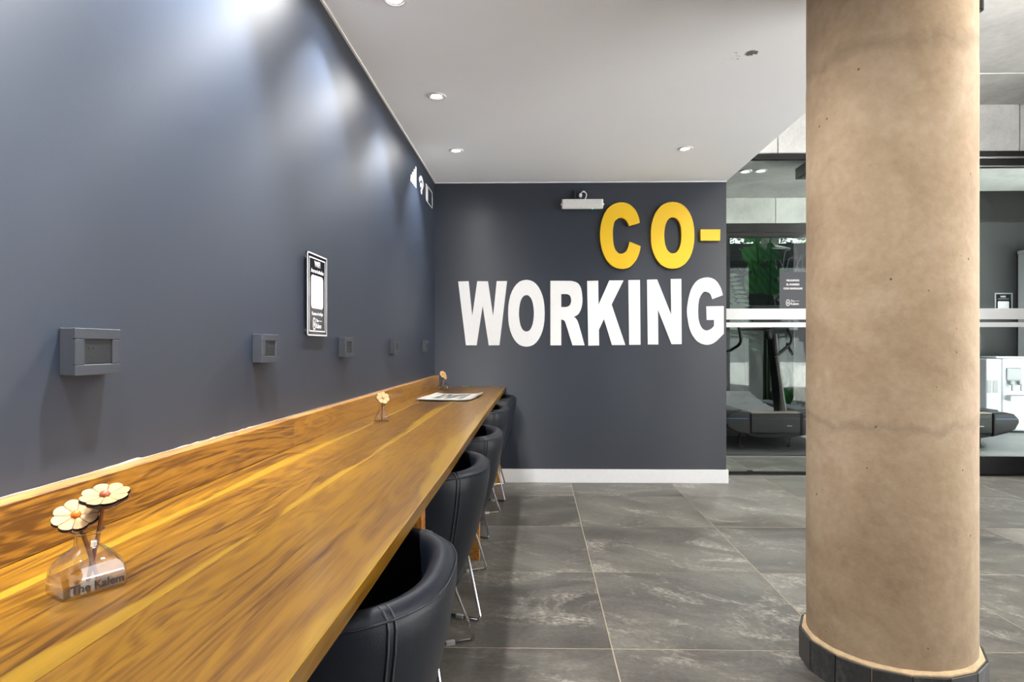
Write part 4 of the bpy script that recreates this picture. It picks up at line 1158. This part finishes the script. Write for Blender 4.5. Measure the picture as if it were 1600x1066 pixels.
def treadmill(x, y, label, first=None):
    if first is not None:
        t = copy_tree(first); t.location = (x, y, 0); t['label'] = label; return t
    t = thing('treadmill', label, 'treadmill', (x, y, 0), 0, 'curved treadmills in the gym')
    # local: x across, y away from the glass, front end at y = 0
    bz = lambda yy: 0.335 + 0.15 * ((yy - 0.55) / 1.1) ** 2
    bm = NB()
    prism(bm, [(-0.262, 0.15), (-0.2, 0.125), (0.15, 0.118), (0.262, 0.135), (0.262, 0.300), (-0.262, 0.300)], 'y', 0.0, 1.62)
    bd = obj('body', bm, M['blackmat'], t)
    obj('front_cover', box(NB(), -0.259, 0.259, -0.022, 0.0, 0.165, 0.375, 0.008), M['black'], t)
    obj('cover_groove', box(NB(), -0.259, 0.259, -0.026, -0.02, 0.318, 0.326, 0.002), M['plate'], t)
    obj('cover_badge', box(NB(), 0.12, 0.172, -0.0245, -0.021, 0.242, 0.248, 0.001), M['alu'], t)
    obj('top_strip', box(NB(), -0.259, 0.259, -0.02, 0.10, 0.376, 0.389, 0.004), M['tan'], t)
    n = 26
    sl = None
    for k in range(n):
        yy = 0.135 + k * 0.0575
        z = bz(yy); ang = math.atan2(bz(yy + .03) - bz(yy - .03), .06)
        if sl is None:
            sl = obj('slat', box(NB(), -0.255, 0.255, -0.025, 0.025, -0.012, 0.0, 0.003, 1), M['slat'], t)
            o = sl
        else: o = obj('slat', sl.data, None, t)
        o.location = (0, yy, z + 0.03); o.rotation_euler = (ang, 0, 0)
    for s in (-1, 1):
        cap = [(0.264, 0.385), (0.40, 0.392), (0.485, 0.375), (0.535, 0.325), (0.54, 0.285), (0.50, 0.215), (0.42, 0.175), (0.264, 0.135)]
        cap = [(s * a, b) for a, b in cap]
        if s < 0: cap.reverse()
        bm = NB(); prism(bm, cap, 'y', 0.17, 1.6)
        rl = obj('side_rail', bm, M['black'], t)
        bm = NB(); prism(bm, cap, 'y', -0.03, 0.168)
        bmesh.ops.bevel(bm, geom=[e for e in bm.edges if max(v.co.y for v in e.verts) < 0], offset=0.02, segments=3, profile=0.5, affect='EDGES')
        cp = obj('end_cap', bm, M['black'], t)
        obj('stripe', box(NB(), min(s * .29, s * .52), max(s * .29, s * .52), -0.033, -0.028, 0.318, 0.328, 0.002), M['blue'], cp)
        obj('rail_pad', box(NB(), min(s * .29, s * .48), max(s * .29, s * .48), 0.2, 1.5, 0.375, 0.397, 0.006), M['plate'], rl)
        for yy in (0.06, 1.45):
            ft = NB()
            tube(ft, [(s * 0.27 * (0.68 if s > 0 else 1.32), yy, 0.0), (s * 0.27 * (0.68 if s > 0 else 1.32), yy, 0.15)], 0.011, 10)
            lathe(ft, [(0.048, 0.013), (0.044, 0.022), (0.016, 0.045), (0.012, 0.06)], 18, s * 0.27 * (0.68 if s > 0 else 1.32), yy)
            obj('foot', ft, M['black'], t, smooth=True)
    # mast, post and handlebars
    obj('mast', tube(NB(), [(0.10, 0.18, 0.37), (0.085, 0.17, 0.62), (0.03, 0.15, 0.98), (-0.01, 0.13, 1.29)], [0.045, 0.05, 0.045, 0.036], 4), M['black'], t)
    tag(obj('brace', tube(NB(), [(0.15, 0.12, 0.39), (0.115, 0.12, 0.62), (0.07, 0.12, 0.95), (0.05, 0.12, 1.22)], [0.022, 0.021, 0.018, 0.015], 4), M['greypaint'], t), 'warm grey brace')
    bars = [
        [(-0.33, 0.16, 1.30), (-0.30, 0.16, 1.12), (-0.40, 0.32, 1.025), (-0.62, 0.55, 1.03)],
        [(0.19, 0.16, 1.285), (0.235, 0.14, 1.19), (0.215, 0.12, 1.115), (0.04, 0.12, 0.97)],
        [(0.19, 0.16, 1.11), (0.345, 0.42, 1.0)],
        [(-0.33, 0.16, 1.275), (0.20, 0.16, 1.285)],
    ]
    for b in bars: obj('handlebar', tube(NB(), fillet(b, 0.07, 6), 0.017, 10), M['black'], t, smooth=True)
    co = obj('console', box(NB(), -0.16, 0.16, 0.10, 0.14, 1.29, 1.56, 0.012), M['black'], t)
    co.rotation_euler = (R(-6), 0, 0)
    obj('knob', lathe(NB(), [(0.03, 1.16), (0.045, 1.18), (0.045, 1.25), (0.03, 1.27)], 16, -0.04, 0.10), M['black'], t, smooth=True)
    return t
def wrap(x0, x1, z0, z1, amp, seed, slope=0.0):
    bm = NB(); r = random.Random(seed); n, m = 22, 26; g = []
    f = [(r.uniform(4, 26), r.uniform(4, 22), r.uniform(0, 6), r.uniform(.3, 1)) for _ in range(7)]
    for i in range(n + 1):
        row = []
        for j in range(m + 1):
            u, v = i / n, j / m
            d = sum(a * math.sin(p * u + q * v + s) for p, q, s, a in f) / 4
            x = x0 + (x1 - x0) * u + 0.02 * d * v * (1 - v)
            row.append(bm.verts.new((x, amp * d, z0 + (z1 - z0) * v + slope * u + 0.012 * math.sin(u * 17 + seed) * (v < 0.05))))
        g.append(row)
    for i in range(n):
        for j in range(m): bm.faces.new((g[i][j], g[i + 1][j], g[i + 1][j + 1], g[i][j + 1]))
    return bm
t1 = treadmill(2.528, 6.85, 'black curved treadmill half wrapped in clear plastic behind the gym door')
t2 = treadmill(4.53, 6.85, 'black curved treadmill whose rounded cap shows right of the pillar', t1)
for o_ in (('wrap_sheet', (-0.44, -0.04, 0.52, 1.25, 0.03, 3), 0.28), ('wrap_sheet', (0.07, 0.36, 0.60, 1.18, 0.03, 5), 0.34)):
    tag(obj(o_[0], wrap(*o_[1]), M['film'], t1, (0, o_[2], 0), smooth='all'), 'crumpled clear plastic sheet')
tag(obj('wrap_sheet', wrap(-0.05, 0.28, 0.40, 0.58, 0.05, 8), M['film'], t1, (0, 0.55, 0.02), (R(-50), 0, 0), smooth='all'), 'crumpled clear plastic sheet')

# water dispenser against the charcoal wall
wd = thing('water_dispenser', 'white floor standing water dispenser against the charcoal gym wall', 'water dispenser', (5.90, 8.20, 0))
obj('cabinet', box(NB(), -0.04, 0.30, -0.02, 0.30, 0.02, 0.935, 0.02, 3), M['appl_w'], wd)
obj('side_panel', box(NB(), -0.235, -0.042, -0.015, 0.30, 0.02, 0.93, 0.015, 3), M['appl_w'], wd)
obj('vent_panel', box(NB(), -0.225, -0.17, -0.0185, -0.013, 0.50, 0.66, 0.003), M['appl_g'], wd)
obj('vent_panel', box(NB(), -0.155, -0.09, -0.0185, -0.013, 0.50, 0.66, 0.003), M['appl_g'], wd)
obj('top_lid', box(NB(), -0.10, 0.30, 0.0, 0.30, 0.936, 0.96, 0.01), M['appl_w'], wd)
obj('tap_panel', box(NB(), 0.005, 0.19, -0.034, -0.018, 0.655, 0.815, 0.012), M['appl_g'], wd)
for x in (0.045, 0.155):
    tp = obj('tap', box(NB(), x - 0.02, x + 0.02, -0.075, -0.034, 0.60, 0.655, 0.01), M['appl_g'], wd)
    obj('lever', box(NB(), x - 0.014, x + 0.014, -0.09, -0.07, 0.53, 0.61, 0.006), M['appl_g'], tp)
obj('drip_tray', box(NB(), 0.0, 0.25, -0.11, -0.02, 0.405, 0.47, 0.01), M['appl_w'], wd)
obj('drip_grille', box(NB(), 0.01, 0.24, -0.104, -0.026, 0.4705, 0.474, 0.002), M['appl_g'], wd)
obj('brand_plate', box(NB(), 0.07, 0.11, -0.0225, -0.018, 0.865, 0.88, 0.002), M['appl_g'], wd)
obj('base', box(NB(), -0.21, 0.29, 0.0, 0.29, 0.0, 0.02, 0.004), M['black'], wd)

# framed notice on the charcoal wall
nt_ = thing('wall_notice', 'small grey framed notice on the charcoal wall above water dispenser', 'sign', (6.172, 8.6, 1.66))
bm = NB()
for (a, b, c, d) in ((-.117, .117, .118, .135), (-.117, .117, -.16, -.143), (-.117, -.100, -.16, .135), (.100, .117, -.16, .135)): box(bm, a, b, -0.012, 0, c, d, 0.002, 1)
obj('frame', bm, M['appl_g'], nt_)
obj('sheet', box(NB(), -.1, .1, -0.005, -0.001, -.143, .118), M['acrylic'], nt_)
obj('code_panel', outline_mesh('code_panel', [rrect(0.073, 0.073, 0.012)], 0.001), M['print_w'], nt_, (0, -0.0058, -0.05), RB)
obj('lettering', text_mesh('lettering', 'WIFI', 0.034, offset=0.001), M['print_w'], nt_, (-0.005, -0.0058, 0.083), RB)
obj('underline', box(NB(), -.07, .07, -0.0062, -0.005, .052, .058), M['appl_g'], nt_)

# white cabinet added in place of bright bands at the right, only its left edge in the frame
cb = thing('bright_band_cabinet', 'white cabinet added in place of bright bands at the right photo edge', 'cabinet', (6.75, 8.28, 0))
bm = NB()
box(bm, -0.40, -0.37, -0.2, 0.3, 0.0, 2.30, 0.004); box(bm, 0.37, 0.40, -0.2, 0.3, 0.0, 2.30, 0.004); box(bm, -0.37, 0.37, 0.28, 0.3, 0.0, 2.30)
obj('carcass', bm, M['appl_w'], cb)
obj('top_board', box(NB(), -0.41, 0.41, -0.21, 0.3, 2.301, 2.345, 0.004), M['appl_w'], cb)
for z in (1.69, 1.92):
    obj('shelf', box(NB(), -0.369, 0.369, -0.19, 0.279, z, z + 0.02, 0.003), M['black'], cb)
obj('door', box(NB(), -0.40, 0.0, -0.222, -0.202, 0.5, 1.675, 0.004), M['appl_w'], cb)
obj('door', box(NB(), 0.004, 0.40, -0.222, -0.202, 0.5, 1.675, 0.004), M['appl_w'], cb)
obj('drawer', box(NB(), -0.40, 0.40, -0.222, -0.202, 0.02, 0.49, 0.004), M['appl_w'], cb)
obj('upper_door', box(NB(), -0.40, 0.40, -0.222, -0.202, 1.95, 2.29, 0.004), M['appl_g'], cb)
obj('flap', box(NB(), -0.40, 0.40, -0.222, -0.202, 1.71, 1.91, 0.004), M['appl_w'], cb)
lb = thing('bright_strip_bar', 'white bar added for a bright strip under the black beam at right photo edge', 'ceiling light', (6.75, 8.3, 2.72))  # added bar in place of a bright strip, no lamp in it
obj('housing', box(NB(), -0.42, 0.42, -0.03, 0.03, -0.03, 0.03, 0.006), M['appl_w'], lb)
obj('hanger', box(NB(), -0.3, -0.29, 0.0, 0.26, -0.005, 0.005), M['appl_w'], lb)
obj('hanger', box(NB(), 0.29, 0.3, 0.0, 0.26, -0.005, 0.005), M['appl_w'], lb)

# black box speaker under the gym slab
sp = thing('ceiling_speaker', 'black box hanging under the grey gym ceiling left of pillar', 'speaker', (3.15, 7.0, ZS))
obj('cabinet', box(NB(), -0.29, 0.29, -0.15, 0.15, -0.20, -0.08, 0.006), M['frame'], sp)
obj('mount', box(NB(), -0.05, 0.05, -0.05, 0.05, -0.08, 0, 0.004), M['black'], sp)
obj('badge', box(NB(), -0.235, -0.21, -0.154, -0.149, -0.195, -0.175, 0.002), M['alu'], sp)

# ------------------------------------------------------------------ the planted yard beyond the gym window
yd = obj('ground', box(NB(), 0.5, 6.5, YW + 0.2, 9.3, -0.2, 0.02), M['gravel']); yd['kind'] = 'structure'
yd = obj('planting_bed', box(NB(), 0.5, 6.5, 9.351, 13.0, -0.2, 0.188), M['gravel']); yd['kind'] = 'structure'
pk = thing('planter_kerb', 'low black planter kerb with white edge outside the gym window', 'planter', (3.4, 9.35, 0))
obj('kerb', box(NB(), -2.0, 1.3, -0.05, 0.0, 0.02, 0.20, 0.006), M['black'], pk)
obj('edge_strip', box(NB(), -2.0, 1.3, -0.054, -0.0501, 0.125, 0.14, 0.001), M['appl_w'], pk)
fn = thing('yard_fence', 'charcoal board fence at the rear of the planted yard', 'fence', (3.4, 11.2, 0))
for k in range(15):
    obj('board', box(NB(), -2.69, 2.89, 0, 0.03, 0.03 + k * 0.19, 0.212 + k * 0.19, 0.004, 1), M['fence'], fn)
obj('backing', box(NB(), -2.69, 2.89, 0.0305, 0.04, 0, 2.88), M['black'], fn)
for x in (-2.0, -0.5, 1.0):
    obj('post', box(NB(), x - 0.04, x + 0.04, 0.041, 0.1, 0, 2.9), M['fence'], fn)
struct('wall_sky_block', box(NB(), 0.5, 0.7, YW + 0.2, 13.0, -0.2, 3.6), M['gymwall'])  # unseen side wall added to cut the skylight in the yard
struct('wall_sky_block', box(NB(), 6.3, 6.5, YW + 0.2, 13.0, -0.2, 3.6), M['gymwall'])  # second added wall, shading the yard from the other side
# pale garden wall and bench-like ledge behind the leaves
gwl = thing('garden_ledge', 'pale grey rendered ledge behind the plants in the yard', 'ledge', (3.0, 10.7, 0))
obj('block', box(NB(), -0.55, 0.42, 0, 0.3, 0.02, 1.72, 0.01), M['panel'], gwl)
obj('coping', box(NB(), -0.57, 0.44, -0.03, 0.33, 1.721, 1.78, 0.006), M['appl_w'], gwl)
obj('block', box(NB(), 0.425, 1.3, 0.05, 0.3, 0.02, 1.35, 0.01), M['panel'], gwl)
obj('coping', box(NB(), 0.442, 1.32, 0.0, 0.33, 1.351, 1.40, 0.006), M['appl_w'], gwl)

def leaf_mesh(bm, base, tip, w, up, n=12, m=4, fold=0.12, droop=0.0, tears=0, rnd=None, shape=0.5):
    """an oval blade from base to tip; up = face normal"""
    base, tip, up = Vector(base), Vector(tip), Vector(up).normalized()
    ax = tip - base; ln = ax.length; t = ax.normalized(); side = t.cross(up).normalized(); up = side.cross(t)
    cuts = set(rnd.sample(range(2, n - 1), tears)) if tears and rnd else set()
    for s in (-1, 1):
        prev = None
        for i in range(n + 1):
            f = i / n
            wd = w * math.sin(PI * min(1, max(0, f)) ** shape) ** 0.75 if 0 < f < 1 else 0.002
            row = []
            c = base + ax * f - Vector((0, 0, droop * f * f))
            for j in range(m + 1):
                g = j / m
                p = c + side * (s * wd * g) + up * (fold * wd * g - 0.25 * fold * wd * g * g) 
                row.append(bm.verts.new(p))
            if prev:
                for j in range(m):
                    if i in cuts and j >= 1:
                        continue
                    q = (prev[j], prev[j + 1], row[j + 1], row[j])
                    bm.faces.new(q if s > 0 else tuple(reversed(q)))
            prev = row
    return bm
rl = random.Random(21)
bp = thing('banana_plant', 'tall broad leaved green banana plant outside the gym window', 'plant', (3.50, 9.75, 0.19))
def bleaf(base, tip, w, up, m, **kw):
    bm = leaf_mesh(NB(), base, tip, w, up, rnd=rl, **kw)
    o = obj('leaf', bm, M[m], bp, smooth='all')
    b_, t_ = Vector(base), Vector(tip)
    obj('midrib', tube(NB(), [b_ + Vector((0, -.004, 0)), b_.lerp(t_, .5) + Vector((0, -.006, -kw.get('droop', 0) * .25)), t_ + Vector((0, -.004, -kw.get('droop', 0)))], [.011, .008, .003], 6), M['stem'], o)
    return o
obj('stalk', tube(NB(), [(0.02, 0, 0.0), (0.02, 0, 0.8), (0.0, 0, 1.5), (0.0, 0, 2.45)], [0.045, 0.035, 0.025, 0.014], 10), M['stem'], bp, smooth=True)
obj('stalk', tube(NB(), [(-0.04, 0.05, 0.0), (-0.03, 0.05, 1.2), (-0.20, 0.12, 1.75)], [0.03, 0.022, 0.012], 8), M['stem'], bp, smooth=True)
bleaf((0.0, -0.05, 1.66), (0.01, -0.08, 2.46), 0.27, (0.05, -1, 0.1), 'leaf_b', tears=3, fold=0.25)
bleaf((-0.10, 0.1, 1.70), (-0.26, 0.02, 2.24), 0.20, (-0.15, -1, 0.2), 'leaf', tears=1)
bleaf((-0.10, 0.14, 2.15), (-0.20, 0.05, 2.85), 0.24, (-0.1, -1, 0.15), 'leaf', tears=1)
bleaf((0.0, 0.08, 2.35), (0.13, 0.0, 2.80), 0.13, (0.2, -0.5, 0.9), 'leaf_lit', fold=0.3)
bleaf((0.02, -0.06, 2.38), (0.27, -0.2, 2.34), 0.07, (0.1, -0.6, 0.8), 'leaf_lit', fold=0.3)
bleaf((0.10, -0.02, 1.60), (0.30, -0.1, 1.82), 0.12, (0.1, -0.8, 0.5), 'leaf_lit', fold=0.2)
bleaf((0.10, -0.06, 1.95), (0.28, -0.12, 1.98), 0.09, (0.1, -0.8, 0.5), 'leaf', fold=0.2)
# pale palm frond at the left
pf = thing('palm_frond', 'pale feathery palm frond at the left of the gym window', 'plant', (3.02, 9.7, 0.19))
ra = [Vector((0.14, 0, 0)), Vector((0.10, 0, 0.9)), Vector((0.0, -0.02, 1.5)), Vector((-0.16, -0.05, 1.95))]
obj('stem', tube(NB(), ra, [0.014, 0.011, 0.008, 0.004], 6), M['twig'], pf, smooth=True)
for k in range(16):
    f = k / 15
    p = ra[1].lerp(ra[2], f * 2) if f < 0.5 else ra[2].lerp(ra[3], f * 2 - 1)
    for s in (-1, 1):
        tip = p + Vector((s * (0.26 - 0.12 * f), -0.05, 0.02 + 0.1 * f - (0.10 if s > 0 else 0.0)))
        obj('leaflet', leaf_mesh(NB(), p, tip, 0.030, (0, -1, 0.3), n=5, m=1), M['leaf_lit'], pf)
# arching bare twigs at the right
tw = thing('climbing_twigs', 'tangle of bare arching twigs in front of the hedge', 'plant', (3.95, 10.3, 0.19))
for k in range(11):
    x0 = rl.uniform(-0.2, 0.35); sp_ = rl.uniform(-0.5, 0.3)
    pts = [(x0, 0, 1.2 + rl.uniform(0, .3)), (x0 + sp_ * 0.3, rl.uniform(-.1, .1), 1.9), (x0 + sp_ * 0.7, 0, 2.35 + rl.uniform(-.1, .1)), (x0 + sp_ * 1.3, 0, 2.35 + rl.uniform(-.25, .2))]
    obj('twig', tube(NB(), fillet(pts, 0.3, 5), 0.0055, 5), M['twig'], tw)
obj('stem', tube(NB(), [(0.1, 0, 0), (0.05, 0, 0.8), (0.1, 0, 1.5)], 0.012, 6), M['twig'], tw)
# low strappy plants in the planter
for i, (x, y, h, nl, cat_m, lb_) in enumerate([(3.62, 9.52, 0.75, 7, 'leaf', 'upright strap leaved plant nearest the treadmill mast'), (3.93, 9.55, 0.95, 9, 'leaf_b', 'dark green strap leaved plant beside the pillar edge'),
                                          (3.80, 9.75, 0.55, 8, 'leaf', 'short bushy strap leaved plant in the planter'), (4.0, 9.9, 1.15, 7, 'leaf_b', 'tall dark leaved plant at the back of planter')]):
    lp = thing('leafy_plant', lb_, 'plant', (x, y, 0.19), 0, 'low plants in the yard planter')
    for k in range(nl):
        a = rl.uniform(0, 2 * PI); sp2 = rl.uniform(0.05, 0.22)
        obj('leaf', leaf_mesh(NB(), (0.012 * math.cos(a), 0.012 * math.sin(a), 0), (sp2 * math.cos(a), sp2 * math.sin(a) * .6, h * rl.uniform(.6, 1)), 0.03, (math.cos(a) * .3, -1, .3), n=8, m=2, droop=0.02), M[cat_m], lp, smooth='all')
# hedge on top of the fence
bm = NB()
for k in range(15000):
    x, y, z = rl.uniform(-2.6, 2.8), rl.uniform(-.4, .5), (0.2 + rl.random() * 2.4 if k % 12 == 0 else 2.45 + rl.random() * 2.1)
    a, b = rl.uniform(0, 2 * PI), rl.uniform(-.9, .9); l_ = rl.uniform(.05, .10)
    d = Vector((math.cos(a) * math.cos(b), math.sin(a) * math.cos(b), math.sin(b))); s_, u_ = frame_from(d)
    p = Vector((x, y, z + 0.12 * math.sin(x * 4)))
    v_ = [bm.verts.new(p), bm.verts.new(p + d * l_ * .5 + s_ * l_ * .35), bm.verts.new(p + d * l_), bm.verts.new(p + d * l_ * .5 - s_ * l_ * .35)]
    bm.faces.new(v_)
hg = obj('hedge_foliage', bm, M['hedge'], None, (3.4, 11.8, 0))
tag(hg, 'pale green leafy hedge above the charcoal yard fence', 'hedge', None, 'stuff')
